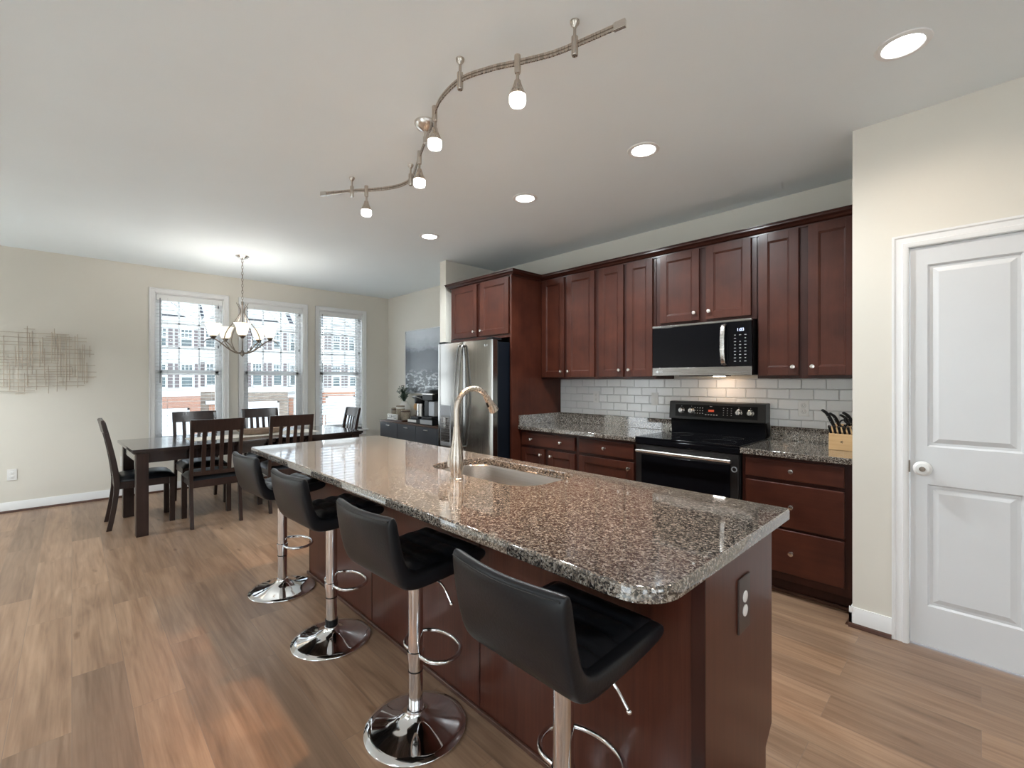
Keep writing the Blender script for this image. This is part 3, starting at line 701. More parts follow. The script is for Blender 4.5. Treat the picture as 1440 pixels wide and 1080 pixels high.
# faucet
fx, fy = -1.645, 1.245
fc = thing('kitchen_faucet', 'tall brushed nickel gooseneck faucet on the island top', 'faucet', (fx, fy, .914))
MB().lathe([(0, 0), (.031, 0), (.031, .004), (.027, .008), (.027, .02), (.0305, .05), (.0315, .085), (.028, .12), (.0215, .165), (.0165, .20), (.0150, .235), (0, .235)], (fx, fy, .914), 32).build('body', 'nickel', fc)
pts = [(fx, fy, 1.13), (fx, fy, 1.20)]; Rr = .098; cy_, cz_ = fy+Rr, 1.222
for k in range(0, 17):
    a = PI-k*PI*.80/16; pts.append((fx, cy_+Rr*math.cos(a), cz_+Rr*math.sin(a)))
MB().tube(pts, .0128, 16).build('spout', 'nickel', fc)
e0 = Vector(pts[-1]); a = PI-.80*PI; td = Vector((0, math.sin(a), -math.cos(a))).normalized()
hd = MB().tube([e0-td*.005, e0+td*.03, e0+td*.065, e0+td*.085], [.0135, .0165, .021, .0235], 20).build('spray_head', 'nickel', fc)
MB().tube([e0+td*.085, e0+td*.088], [.019, .019], 16).build('nozzle', 'black_plastic', hd)
MB().tube([e0+td*.035+Vector((0, -.017, 0)), e0+td*.06+Vector((0, -.021, 0))], [.006, .007], 8).build('spray_button', 'black_plastic', hd)
MB().tube([(fx-.024, fy-.004, .965), (fx-.042, fy-.006, .968), (fx-.046, fy-.006, .99), (fx-.036, fy-.004, 1.05)], [.012, .011, .008, .005], 12, sub=3).build('handle', 'nickel', fc)

# ------------------------------------------------------------------ range
x0, x1, yf = -1.885, -1.115, 3.165
st = thing('range_oven', 'black freestanding electric range with silver door handle', 'range', (-1.5, 3.5, 0))
bx('body', 'black_plastic', st, x0+.003, x1-.003, yf+.045, YK-.015, .06, .90, .002)
bx('kick_panel', 'black_matte', st, x0+.02, x1-.02, yf+.09, yf+.12, 0, .06, 0)
dr = bx('oven_door', 'range_black', st, x0+.004, x1-.004, yf+.005, yf+.045, .235, .865, .004)
bx('door_window', 'black_glass', dr, x0+.055, x1-.055, yf+.001, yf+.007, .275, .79, .002)
bx('drawer', 'range_black', st, x0+.004, x1-.004, yf+.008, yf+.045, .065, .225, .004)
bx('front_trim', 'black_glass', st, x0, x1, yf, yf+.05, .872, .905, .003)
h = MB(); h.cyl((x0+.035, yf-.042, .822), (x1-.035, yf-.042, .822), .0125)
h.build('handle', 'steel', dr)
h = MB()
for xx in (x0+.06, x1-.06): h.cyl((xx, yf-.042, .822), (xx, yf+.01, .822), .010)
h.build('handle_bracket', 'range_black', dr)
MB().lathe([(.013, 0), (.019, 0), (.019, .004), (.013, .004)], (x1-.03, yf+.005, .765), 24, (0, -1, 0), closed=True).build('round_badge', 'silver', dr)
bx('cooktop', 'black_glass', st, x0, x1, yf+.005, YK-.085, .905, .922, .003)
br_ = MB()
for (cx, cy, r) in ((-1.70, 3.32, .095), (-1.30, 3.32, .115), (-1.70, 3.58, .09), (-1.30, 3.58, .075)):
    br_.lathe([(r-.002, 0), (r, 0), (r, .0006), (r-.002, .0006)], (cx, cy, .9221), 48, closed=True)
br_.build('burner_ring', 'burner_grey', st)
bk = MB().prism([(3.745, .92), (3.735, 1.03), (3.79, 1.03), (3.825, .92)], x0+.012, x1-.012, 'x').build('rear_riser', 'black_glass', st, bev=.003)
cp = MB().prism([(3.715, 1.035), (3.727, 1.178), (3.75, 1.184), (3.822, 1.184), (3.822, .93), (3.80, .93), (3.75, 1.035)], x0+.004, x1-.004, 'x').build('control_panel', 'range_black', st, bev=.004)
sl = Vector((0, .012, .143)).normalized(); nr = Vector((0, -sl.z, sl.y))
def onpanel(x, s, e=0): return Vector((x, 3.715, 1.035))+sl*s+nr*e
def pbox(name, mat, parent, xa, xb, s0, s1, e0_, e1_):
    m = MB(); P = [onpanel(xa, s0, e0_), onpanel(xb, s0, e0_), onpanel(xb, s1, e0_), onpanel(xa, s1, e0_), onpanel(xa, s0, e1_), onpanel(xb, s0, e1_), onpanel(xb, s1, e1_), onpanel(xa, s1, e1_)]
    m.raw(P, [(0, 3, 2, 1), (4, 5, 6, 7), (0, 1, 5, 4), (1, 2, 6, 5), (2, 3, 7, 6), (3, 0, 4, 7)]); return m.build(name, mat, parent)
gp = pbox('control_glass', 'black_glass', cp, x0+.06, x1-.06, .022, .122, -.002, .002)
for kx in (x0+.115, x0+.20, x1-.195, x1-.11):
    k_ = MB().lathe([(0, 0), (.026, 0), (.026, .004), (.021, .008), (.019, .024), (.016, .027), (0, .027)], onpanel(kx, .072, .002), 28, nr).build('control_knob', 'steel', cp)
    k2 = pbox('pointer', 'silver', cp, kx-.003, kx+.003, .055, .092, .026, .031)
    k3 = pbox('print_mark', 'print_white', cp, kx-.002, kx+.002, .106, .111, .002, .0026)
pbox('display', 'led_red', cp, -1.545, -1.50, .07, .086, .002, .0026)
mk = MB()
def pmark(xc, s, wd, ht_):
    P = [onpanel(xc-wd, s-ht_, .0024), onpanel(xc+wd, s-ht_, .0024), onpanel(xc+wd, s+ht_, .0024), onpanel(xc-wd, s+ht_, .0024)]; mk.raw(P, [(0, 1, 2, 3)])
for i in range(4):
    for j in range(3): pmark(-1.655+i*.021, .098-j*.022, .004, .003)
for i in range(3):
    for j in range(4): pmark(-1.425+i*.03, .102-j*.018, .0035, .002)
for i in range(5): pmark(-1.565+i*.022, .045, .006, .003)
pmark(-1.525, .113, .010, .002)
mk.build('key_print', 'print_white', cp)

# ------------------------------------------------------------------ microwave
mx0, mx1, my = -1.882, -1.122, 3.43
mw = thing('microwave_oven', 'black over-the-range microwave under the short cabinet', 'microwave', (-1.5, 3.6, 1.39))
bx('body', 'black_plastic', mw, mx0+.002, mx1-.002, my+.03, YK-.002, 1.400, 1.799, .002)
dm = bx('door', 'black_glass', mw, mx0, mx1-.165, my, my+.03, 1.462, 1.782, .003)
bx('door_window', 'black_glass', dm, mx0+.09, mx1-.26, my-.0015, my+.001, 1.50, 1.75, 0)
bx('control_panel', 'black_glass', mw, mx1-.163, mx1, my, my+.03, 1.462, 1.782, .003)
bx('lower_trim', 'black_steel_h', mw, mx0, mx1, my-.001, my+.03, 1.396, 1.460, .003)
bx('upper_trim', 'black_steel_h', mw, mx0, mx1, my-.001, my+.03, 1.783, 1.799, .002)
hx = mx1-.185
MB().tube([(hx, my+.002, 1.765), (hx, my-.030, 1.755), (hx, my-.046, 1.70), (hx, my-.050, 1.62), (hx, my-.046, 1.54), (hx, my-.030, 1.485), (hx, my+.002, 1.475)], .016, 12, sub=5, flat=(.45, 1)).build('handle', 'steel', dm)
bx('bottom_vent', 'black_matte', mw, mx0+.2, mx1-.25, my+.06, my+.3, 1.392, 1.401, 0)
dsp = text('clock_display', '1:03', .030, (mx1-.075, my-.0006, 1.722), (PI/2, 0, 0), 'led_blue', mw)
mk = MB()
for i in range(3):
    for j in range(9):
        if j == 1 and i == 1: continue
        w_ = .007 if (i+j) % 3 else .005; xc = mx1-.112+i*.035; zc = 1.685-j*.0235
        mk.raw([(xc-w_, my-.0006, zc-.0022), (xc+w_, my-.0006, zc-.0022), (xc+w_, my-.0006, zc+.0022), (xc-w_, my-.0006, zc+.0022)], [(0, 1, 2, 3)])
mk.build('key_print', 'print_white', mw)
MB().lathe([(0, 0), (.010, 0), (.010, .001), (0, .001)], (mx0+.045, my-.001, 1.428), 20, (0, -1, 0)).build('emblem', 'print_white', mw)
text('emblem_lettering', 'LG', .022, (mx0+.078, my-.0015, 1.428), (PI/2, 0, 0), 'print_white', mw)
ld = bpy.data.lights.new('cooktop_lamp_light', 'AREA'); lo = bpy.data.objects.new('cooktop_lamp_light', ld); COL.objects.link(lo)
ld.energy = .30; ld.size = .14; ld.color = (1, .62, .32); lo.parent = mw; lo.location = Vector((-1.45, 3.66, 1.385))-ORG[mw.name]; lo.rotation_euler = (math.radians(20), 0, 0)
bx('cooktop_lamp', 'lamp_lens', mw, -1.49, -1.41, 3.68, 3.72, 1.389, 1.401, 0)

# ------------------------------------------------------------------ refrigerator
f0, f1, fy0 = -4.135, -3.238, 2.865
fr = thing('refrigerator', 'black stainless french-door refrigerator with water dispenser', 'refrigerator', (-3.69, 3.3, 0))
bx('case', 'fridge_side', fr, f0+.01, f1, fy0+.085, 3.72, .03, 1.735, .004)
fm = (f0+f1)/2
def curved_front(xa, xb, z0, z1, bulge=.012):
    m = MB(); n = 14; P = []
    for i in range(n+1):
        x = xa+(xb-xa)*i/n; q = (x-fm)/((f1-f0)/2); P.append((x, fy0+bulge*q*q))
    e = .006; P[0] = (P[0][0], P[0][1]+e*.8); P[-1] = (P[-1][0], P[-1][1]+e*.8)
    poly = P+[(xb, fy0+.075), (xa, fy0+.075)]
    m.prism(poly, z0, z1, 'z'); return m
ld_ = curved_front(f0, fm-.003, .585, 1.752).build('door', 'black_steel', fr, ang=25)
rd_ = curved_front(fm+.003, f1, .585, 1.752).build('door', 'black_steel', fr, ang=25)
fd_ = curved_front(f0, f1, .06, .562).build('freezer_drawer', 'black_steel', fr, ang=25)
bx('gasket', 'black_matte', fr, f0+.006, f1-.006, fy0+.03, fy0+.088, .565, .583, 0)
bx('gasket', 'black_matte', fr, f0+.006, f1-.006, fy0+.074, fy0+.088, .06, 1.745, 0)
for s, dd in ((-1, ld_), (1, rd_)):
    xh = fm+s*.030
    MB().tube([(xh, fy0+.002, 1.71), (xh, fy0-.030, 1.70), (xh, fy0-.056, 1.55), (xh, fy0-.085, 1.20), (xh, fy0-.056, .85), (xh, fy0-.030, .70), (xh, fy0+.002, .69)], .0120, 12, sub=6).build('handle', 'black_steel', dd)
MB().tube([(f0+.09, fy0+.01, .50), (f0+.10, fy0-.04, .50), (fm, fy0-.055, .50), (f1-.10, fy0-.04, .50), (f1-.09, fy0+.01, .50)], .0120, 12, sub=5).build('handle', 'black_steel', fd_)
dp = bx('dispenser_frame', 'silver', ld_, f0+.065, f0+.245, fy0-.002, fy0+.02, .66, 1.095, .004)
bx('dispenser_recess', 'black_steel_h', ld_, f0+.075, f0+.235, fy0-.0035, fy0, .675, .975, .002)
bx('dispenser_display', 'silver', ld_, f0+.068, f0+.242, fy0-.006, fy0-.001, .985, 1.092, .002)
bx('dispenser_paddle', 'steel', ld_, f0+.135, f0+.175, fy0-.015, fy0-.003, .85, .965, .003)
bx('drip_tray', 'silver', ld_, f0+.075, f0+.235, fy0-.010, fy0-.002, .675, .705, .002)
for xa_ in (f1-.10, f0+.01): bx('hinge_cover', 'black_plastic', fr, xa_, xa_+.09, fy0+.02, fy0+.14, 1.752, 1.775, .003)
MB().lathe([(0, 0), (.010, 0), (.010, .001), (0, .001)], (f1-.105, fy0+.005, 1.70), 20, (0, -1, 0)).build('emblem', 'print_white', rd_)
text('emblem_lettering', 'LG', .022, (f1-.075, fy0+.005, 1.70), (PI/2, 0, 0), 'print_white', rd_)

# ------------------------------------------------------------------ bar stools
def make_stool():
    r = thing('bar_stool', 'x', 'bar stool', (0, 0, 0), 'black leather bar stools along the island')
    W = .195
    # upholstered L shell: profile in (y, z), swept over x with a curved back
    prof = [(.195, .668), (.185, .648), (.05, .635), (-.10, .628), (-.155, .634), (-.192, .660), (-.215, .73), (-.232, .80), (-.243, .87), (-.241, .897), (-.226, .908),
            (-.208, .900), (-.202, .87), (-.186, .80), (-.166, .735), (-.140, .700), (-.10, .690), (.05, .695), (.185, .702), (.196, .690)]
    xs_ = [-1, -.96, -.86, -.6, -.3, 0, .3, .6, .86, .96, 1]
    bm = bmesh.new(); rings = []
    cyp = sum(p[0] for p in prof)/len(prof)
    for q in xs_:
        rr2 = []
        edge = {1: .62, .96: .90}.get(round(abs(q), 2), 1.0)
        for k, (y, z) in enumerate(prof):
            # shrink the thickness near the side edges for a rounded border
            if k < 10: oy, oz = prof[19-k]
            else: oy, oz = prof[19-k]
            my_, mz_ = (y+oy)/2, (z+oz)/2
            y2 = my_+(y-my_)*edge; z2 = mz_+(z-mz_)*edge
            bk = max(0, min(1, (z-.70)/.15)); y2 -= .022*bk*(1-q*q)-.008*bk
            z2 -= .004*bk*(1-q*q)
            rr2.append(bm.verts.new((q*W, y2, z2)))
        rings.append(rr2)
    n = len(prof)
    for A, B in zip(rings, rings[1:]):
        for k in range(n): bm.faces.new((A[k], A[(k+1) % n], B[(k+1) % n], B[k]))
    for R_ in (rings[0], rings[-1]):
        for k in range(9): bm.faces.new((R_[k], R_[k+1], R_[18-k], R_[19-k]))
    m = MB(); m.bm.free(); m.bm = bm
    m.build('seat_shell', 'leather', r, sub=2, ang=180)
    # tufted seat pad
    def pad(name, f, na, nb, a, b_):
        bm2 = bmesh.new(); top = []; 
        for i in range(na+1):
            row = []
            for j in range(nb+1):
                u = a[0]+(a[1]-a[0])*i/na; v = b_[0]+(b_[1]-b_[0])*j/nb
                eu = min(i, na-i)/na; ev = min(j, nb-j)/nb; e_ = min(1, min(eu, ev)*9)
                ch = abs(math.sin(PI*4*j/nb))**.5 * (.75+.25*abs(math.sin(PI*3*i/na))**.5)
                row.append(bm2.verts.new(f(u, v, (.016*ch*(1 if e_ > 0 else 0)+.002)*math.sin(e_*PI/2))))
            top.append(row)
        for i in range(na):
            for j in range(nb): bm2.faces.new((top[i][j], top[i+1][j], top[i+1][j+1], top[i][j+1]))
        m2 = MB(); m2.bm.free(); m2.bm = bm2; return m2.build(name, 'leather', r, ang=180)
    pad('seat_cushion', lambda u, v, h_: (u, v, .6935+.010*(v > .17)*0+h_+max(0, (v+.13))*.028), 24, 32, (-.165, .165), (-.135, .178))
    def bf(u, v, h_):
        q = u/W; z = v; t_ = (z-.735)/(.87-.735); y = -.166+(-.036)*t_; bk = max(0, min(1, (z-.70)/.15))
        return (u, y-.022*bk*(1-q*q)+.008*bk+.002+h_, z)
    pad('back_cushion', bf, 24, 24, (-.165, .165), (.735, .875))
    # piping
    pp = MB()
    for s in (-1, 1):
        pp.tube([(s*.1905, .188, .674), (s*.1905, .05, .664), (s*.1905, -.10, .657), (s*.1905, -.155, .664), (s*.1905, -.182, .69), (s*.1905, -.206, .76), (s*.1905, -.221, .85), (s*.188, -.222, .893)], .0022, 6, sub=4)
    pp.tube([(-.185, -.236, .893), (-.1, -.252, .893), (0, -.2575, .891), (.1, -.252, .893), (.185, -.236, .893)], .0020, 6, sub=5)
    pp.build('piping', 'leather_seam', r)
    # steel
    bx('mounting_plate', 'black_plastic', r, -.09, .09, -.10, .08, .612, .634, .003)
    MB().lathe([(0, 0), (.034, 0), (.034, .02), (.0275, .03), (0, .03)], (0, 0, .585), 28).build('swivel_housing', 'black_plastic', r)
    MB().lathe([(.0, .225), (.0285, .225), (.0285, .60), (.0, .60)], (0, 0, 0), 32).build('upper_tube', 'chrome', r)
    MB().lathe([(.0, .07), (.0275, .07), (.0275, .222), (.0, .222)], (0, 0, 0), 32).build('lower_tube', 'chrome', r)
    MB().lathe([(.026, .2215), (.0292, .2215), (.0292, .2265), (.026, .2265)], (0, 0, 0), 32, closed=True).build('tube_ring', 'black_plastic', r)
    MB().lathe([(0, .0005), (.194, .0005), (.197, .003), (.197, .006), (.195, .009), (.165, .015), (.12, .0235), (.08, .035), (.055, .047), (.040, .058), (.034, .066), (.034, .074), (.0285, .077), (0, .077)], (0, 0, 0), 72).build('base', 'chrome', r, ang=50)
    fpts = [(.024, .0, .285), (.085, .008, .285), (.125, .045, .285), (.128, .10, .285), (.085, .155, .285), (0, .175, .285), (-.085, .155, .285), (-.128, .10, .285), (-.125, .045, .285), (-.085, .008, .285), (-.024, 0, .285)]
    MB().tube(fpts, .0085, 12, sub=6).build('footrest', 'chrome', r)
    MB().lathe([(.0287, .268), (.033, .270), (.033, .30), (.0287, .302)], (0, 0, 0), 28, closed=True).build('footrest_collar', 'chrome', r)
    lv = MB().tube([(.02, .01, .600), (.10, .02, .600), (.145, .025, .585), (.185, .03, .535)], .0042, 8, sub=4).build('height_lever', 'chrome', r)
    MB().ball((.186, .03, .533), .007).build('lever_tip', 'chrome', lv)
    return r
s0 = make_stool()
spots = [(-3.165, .985, 4, 0, 'black leather bar stool farthest along the island, nearest the dining table'),
         (-2.375, .98, 3, 0, 'black leather bar stool second from the dining table, black ring above its chrome base'),
         (-1.545, .97, 2, 0, 'black leather bar stool third from the dining table, next to the nearest stool'),
         (-.795, .965, 0, 0, 'black leather bar stool closest to the camera, its base cut off by the picture')]
for i, (x, y, a, _, lab) in enumerate(spots):
    s = s0 if i == 0 else copy_tree(s0)
    s.location = (x, y, 0); s.rotation_euler = (0, 0, math.radians(a)); s['label'] = lab
    if i == 1:
        ORG['base_collar'] = Vector((0, 0, 0))
        c = MB().lathe([(.0288, .078), (.0315, .078), (.0315, .108), (.0288, .108)], (0, 0, 0), 28, closed=True).build('base_collar', 'black_plastic'); c.parent = s

# ------------------------------------------------------------------ dining table
TX, TY, TR = -5.575, 1.412, math.radians(2.4)
tb = thing('dining_table', 'long dark espresso wood dining table near the windows', 'table', (0, 0, 0))
L, Wd = 1.065, .49
MB().box(-Wd, Wd, -L, L, .735, .762).build('tabletop', 'espresso', tb, bev=.004, seg=3)
MB().box(-Wd+.012, Wd-.012, -L+.012, L-.012, .722, .735).build('under_top', 'espresso', tb, bev=.002)
ap = MB(); a_ = .045
ap.box(-Wd+a_, -Wd+a_+.022, -L+.08, L-.08, .635, .722); ap.box(Wd-a_-.022, Wd-a_, -L+.08, L-.08, .635, .722)
ap.box(-Wd+.08, Wd-.08, -L+a_, -L+a_+.022, .635, .722); ap.box(-Wd+.08, Wd-.08, L-a_-.022, L-a_, .635, .722)
ap.build('apron', 'espresso', tb, bev=.001)
for sx_ in (-1, 1):
    for sy_ in (-1, 1):
        cx, cy = sx_*(Wd-.075), sy_*(L-.075); MB().box(cx-.043, cx+.043, cy-.043, cy+.043, 0, .722).build('leg', 'espresso_v', tb, bev=.003)
tb.location = (TX, TY, 0); tb.rotation_euler = (0, 0, TR)
def on_table(u, v):     # u across (x), v along (y)
    return (TX+u*math.cos(TR)-v*math.sin(TR), TY+u*math.sin(TR)+v*math.cos(TR))
# runner
rn = MB().box(-.17, .17, -.62, .62, 0, .003).build('table_runner', 'runner', bev=.001); tag(rn, 'pale cream table runner down the middle of the dining table', 'table runner')
p = on_table(.02, .05); rn.location = (p[0], p[1], .7625); rn.rotation_euler = (0, 0, TR)
# dough bowl
bm = bmesh.new(); rings = []
def bowl_ring(k, inner=False):
    pass
N_ = 40; lay = [(0.30, 0.0), (.62, .006), (.85, .030), (1.0, .062), (.97, .064), (.80, .034), (.55, .013), (.0, .010)]
for (sc_, z) in lay:
    if sc_ == 0: rings.append([bm.verts.new((0, 0, z))]); continue
    rr = []
    for i in range(N_):
        a = 2*PI*i/N_; ca, sa = math.cos(a), math.sin(a); lift = .030*abs(sa)**3*(1 if z > .02 else 0)
        rr.append(bm.verts.new((.085*sc_*ca, .29*sc_*math.copysign(abs(sa)**.9, sa), z+lift)))
    rings.append(rr)
bm.faces.new(rings[0][::-1])
for A, B in zip(rings, rings[1:]):
    for i in range(N_):
        if len(B) == 1: bm.faces.new((A[i], A[(i+1) % N_], B[0]))
        else: bm.faces.new((A[i], A[(i+1) % N_], B[(i+1) % N_], B[i]))
m = MB(); m.bm.free(); m.bm = bm
o = m.build('wooden_bowl', 'driftwood', ang=50); tag(o, 'long boat-shaped wooden bowl on the table runner', 'bowl')
p = on_table(.02, .10); o.location = (p[0], p[1], .766); o.rotation_euler = (0, 0, TR)

# dining chairs: built facing +y (seat front at +y), back at -y
def make_chair():
    r = thing('dining_chair', 'x', 'chair', (0, 0, 0), 'espresso dining chairs around the table')
    def rear_y(z):      # curved rear leg / back post centre line
        if z < .42: return -.20-.055*(1-z/.42)**1.5
        t = (z-.42)/.58; return -.20-.098*t**1.35
    for s in (-1, 1):
        prof = []; zs = [0, .08, .16, .25, .34, .42, .5, .6, .7, .8, .9, .985]
        w_ = lambda z: .019 if z < .35 else (.022 if z < .55 else .022-.006*(z-.55)/.45)
        left = [(rear_y(z)-w_(z), z) for z in zs]; right = [(rear_y(z)+w_(z), z) for z in reversed(zs)]
        xa = s*.197
        MB().prism(left+right, xa-.0145, xa+.0145, 'x').build('rear_leg', 'espresso_v', r, bev=.002)
        xb = s*.190
        MB().box(xb-.021, xb+.021, .185, .227, 0, .43).build('front_leg', 'espresso_v', r, bev=.002)
        MB().box(s*.187-.010, s*.187+.010, -.19, .19, .365, .43).build('side_rail', 'espresso_v', r, bev=.001)
    MB().box(-.185, .185, .19, .212, .365, .43).build('front_rail', 'espresso_v', r, bev=.001)
    MB().box(-.185, .185, -.215, -.193, .365, .43).build('rear_rail', 'espresso_v', r, bev=.001)
    # top rail curved
    def rail(z0, z1, name, w=.212, th=.012, curve=.018):
        m = MB(); n = 10; poly = []
        bot = []; 
        vs = []; 
        for i in range(n+1):
            x = -w+2*w*i/n; q = 1-(x/w)**2
            for z in (z0, z1):
                yc = rear_y(z)-curve*q
                vs += [(x, yc-th, z), (x, yc+th, z)]
        fs = []
        for i in range(n):
            a = i*4; b_ = a+4
            fs += [(a, a+2, b_+2, b_), (a+1, b_+1, b_+3, a+3), (a+2, a+3, b_+3, b_+2), (a, b_, b_+1, a+1)]
        fs += [(0, 1, 3, 2), (n*4, n*4+2, n*4+3, n*4+1)]
        m.raw(vs, fs); return m.build(name, 'espresso_v', r, bev=.002)
    rail(.885, 1.0, 'top_rail', .214); rail(.475, .515, 'lower_rail', .185, .010, .012)
    for q in (-.105, -.035, .035, .105):
        m = MB(); zs = [.50, .6, .7, .8, .90]; cv = .016*(1-(q/.21)**2)
        poly = [(rear_y(z)-cv-.007, z) for z in zs]+[(rear_y(z)-cv+.007, z) for z in reversed(zs)]
        m.prism(poly, q-.017, q+.017, 'x'); m.build('slat', 'espresso_v', r, bev=.002)
    # cushion
    bm = bmesh.new(); nx, ny = 12, 12; g = []
    for i in range(nx+1):
        row = []
        for j in range(ny+1):
            u = -1+2*i/nx; v = -1+2*j/ny; taper = 1-.05*(1-v)/2
            e_ = (1-abs(u)**4)*(1-abs(v)**4)
            row.append(bm.verts.new((u*.213*taper, .01+v*.228, .432+.058*max(0, e_)**.45)))
        g.append(row)
    for i in range(nx):
        for j in range(ny): bm.faces.new((g[i][j], g[i+1][j], g[i+1][j+1], g[i][j+1]))
    m = MB(); m.bm.free(); m.bm = bm; m.box(-.20, .20, -.212, .232, .428, .440)
    m.build('seat_cushion', 'leather', r, ang=180)
    return r
ch0 = make_chair()
chairs = [(-5.265, .985, 90, 'dining chair with its back to the island, left one on the near side'),
          (-5.30, 1.665, 88, 'dining chair with its back to the island, right one, behind the farthest stool'),
          (-6.09, 1.04, -88, 'dining chair on the window side of the table, in front of the left window'),
          (-6.20, 1.76, -88, 'dining chair on the window side of the table, in front of the middle window'),
          (-5.665, .495, 0, 'dining chair at the left head of the table, standing alone before the far wall'),
          (-5.90, 2.43, 178, 'dining chair at the far right head of the table, in front of the right window')]
for i, (x, y, a, lab) in enumerate(chairs):
    c = ch0 if i == 0 else copy_tree(ch0)
    c.location = (x, y, 0); c.rotation_euler = (0, 0, math.radians(a)); c['label'] = lab

# ------------------------------------------------------------------ chandelier
CX, CY = -5.70, 1.358
cl = thing('chandelier', 'five-arm pewter chandelier with upturned glass shades above the dining table', 'chandelier', (CX, CY, 2.74))
MB().lathe([(0, 2.74), (.068, 2.74), (.068, 2.733), (.05, 2.715), (.018, 2.703), (0, 2.70)], (CX, CY, 0), 32).build('canopy', 'satin_nickel', cl)
chn = MB(); z = 2.70; k = 0
while z > 2.235:
    P = [];
    for i in range(10):
        a = 2*PI*i/10; u_, v_ = .0085*math.cos(a), .0215*math.sin(a)
        P.append((CX+(u_ if k % 2 else 0), CY+(0 if k % 2 else u_), z-.018+v_))
    chn.tube(P, .0022, 6, closed=True); z -= .034; k += 1
chn.build('chain', 'bronze', cl)
MB().lathe([(0, 2.235), (.012, 2.232), (.010, 2.20), (.006, 2.19), (.006, 1.70), (.012, 1.69), (.022, 1.66), (.018, 1.64), (.006, 1.63), (0, 1.615)], (CX, CY, 0), 20).build('stem', 'bronze', cl)
view = math.atan2(-CY, -CX)
for k in range(5):
    a = view+2*PI*k/5; ca, sa = math.cos(a), math.sin(a)
    def P(r_, z_): return (CX+r_*ca, CY+r_*sa, z_)
    arm = MB().tube([P(.01, 1.665), P(.06, 1.665), P(.13, 1.70), P(.21, 1.765), P(.28, 1.805), P(.34, 1.79), P(.365, 1.755)], [.009, .008, .007, .0065, .006, .005, .003], 8, sub=5).build('arm', 'bronze', cl)
    MB().tube([P(.12, 1.695), P(.175, 1.79), P(.15, 1.90), P(.075, 2.01), P(.03, 2.09), P(.028, 2.15), P(.06, 2.215)], [.005, .005, .005, .0048, .0045, .004, .003], 8, sub=5).build('upper_rod', 'bronze', arm)
    MB().lathe([(0, 0), (.012, 0), (.018, .008), (.030, .022), (.032, .032), (0, .032)], P(.28, 1.803), 20).build('shade_cup', 'bronze', arm)
    sh = MB().lathe([(.010, 0), (.036, .004), (.050, .022), (.054, .05), (.058, .080), (.072, .112), (.080, .128), (.077, .129), (.068, .112), (.054, .080), (.050, .05), (.046, .024), (.033, .008), (.010, .004)], P(.28, 1.836), 28).build('shade', 'chandelier_glass', arm)
    MB().ball(P(.28, 1.895), .024, (1, 1, 1.25), 10).build('bulb', 'frost', arm)
    pl = bpy.data.lights.new('bulb_light', 'POINT'); ob = bpy.data.objects.new('bulb_light', pl); COL.objects.link(ob)
    pl.energy = 1.2; pl.color = (.98, .97, .95); pl.shadow_soft_size = .03; ob.parent = cl; ob.location = Vector(P(.28, 1.955))-ORG[cl.name]

# ------------------------------------------------------------------ track light
tl = thing('track_light', 'wavy brushed nickel ceiling track with four small lamp heads over the island', 'ceiling light', (-2.06, 1.36, 2.74))
TZ = 2.65
rp_ = [(-3.150, 1.262), (-2.985, 1.372), (-2.900, 1.440), (-2.780, 1.520), (-2.660, 1.565), (-2.520, 1.555), (-2.254, 1.440), (-1.990, 1.330), (-1.845, 1.262), (-1.720, 1.215), (-1.560, 1.200), (-1.420, 1.245), (-1.312, 1.302), (-1.190, 1.362), (-1.090, 1.392), (-.935, 1.428)]
pth, _ = smooth_path([Vector((x, y, TZ)) for x, y in rp_], 1, 6)
def ribbon(pts, z0, z1, hw):
    m = MB(); vs = []
    for i, p_ in enumerate(pts):
        a = pts[max(0, i-1)]; b_ = pts[min(len(pts)-1, i+1)]; t_ = (b_-a).normalized(); n_ = Vector((-t_.y, t_.x, 0))
        for s_, zz in ((-1, z0), (1, z0), (1, z1), (-1, z1)): vs.append(tuple(p_+n_*hw*s_+Vector((0, 0, zz-TZ))))
    fs = []
    for i in range(len(pts)-1):
        for k in range(4): fs.append((i*4+k, i*4+(k+1) % 4, i*4+4+(k+1) % 4, i*4+4+k))
    n = (len(pts)-1)*4; fs += [(0, 1, 2, 3), (n, n+1, n+2, n+3)]; return m.raw(vs, fs)
r_ = ribbon(pth, TZ-.011, TZ-.003, .0035)
r2_ = ribbon(pth, TZ+.003, TZ+.011, .0035); me2 = bpy.data.meshes.new('t'); r2_.bm.to_mesh(me2); r2_.bm.free(); r_.bm.from_mesh(me2); bpy.data.meshes.remove(me2)
r_.build('rail', 'nickel', tl); 
ribbon(pth, TZ-.003, TZ+.003, .002).build('rail_core', 'bronze', tl)
for (a, b_) in ((pth[0], pth[1]), (pth[-1], pth[-2])):
    t_ = (a-b_).normalized(); e = a+t_*.02; q = Matrix.Translation(e) @ Matrix.Rotation(math.atan2(t_.y, t_.x), 4, 'Z')
    MB().box(-.022, .022, -.007, .007, -.014, .014, q).build('end_cap', 'satin_nickel', tl, bev=.001)
for (x, y) in ((-2.985, 1.372), (-2.545, 1.560), (-1.560, 1.200), (-1.090, 1.392)):
    s_ = MB().lathe([(0, 2.74), (.019, 2.74), (.018, 2.732), (.006, 2.715), (.0065, 2.682), (.013, 2.68), (.013, 2.612), (.011, 2.608), (0, 2.608)], (x, y, 0), 20).build('support_post', 'nickel', tl)
px_, py_ = -2.075, 1.364
MB().lathe([(0, 2.74), (.060, 2.74), (.060, 2.732), (.048, 2.712), (.022, 2.698), (.009, 2.692), (.009, 2.665), (.013, 2.663), (.013, 2.63), (0, 2.63)], (px_, py_, 0), 32).build('power_canopy', 'satin_nickel', tl)
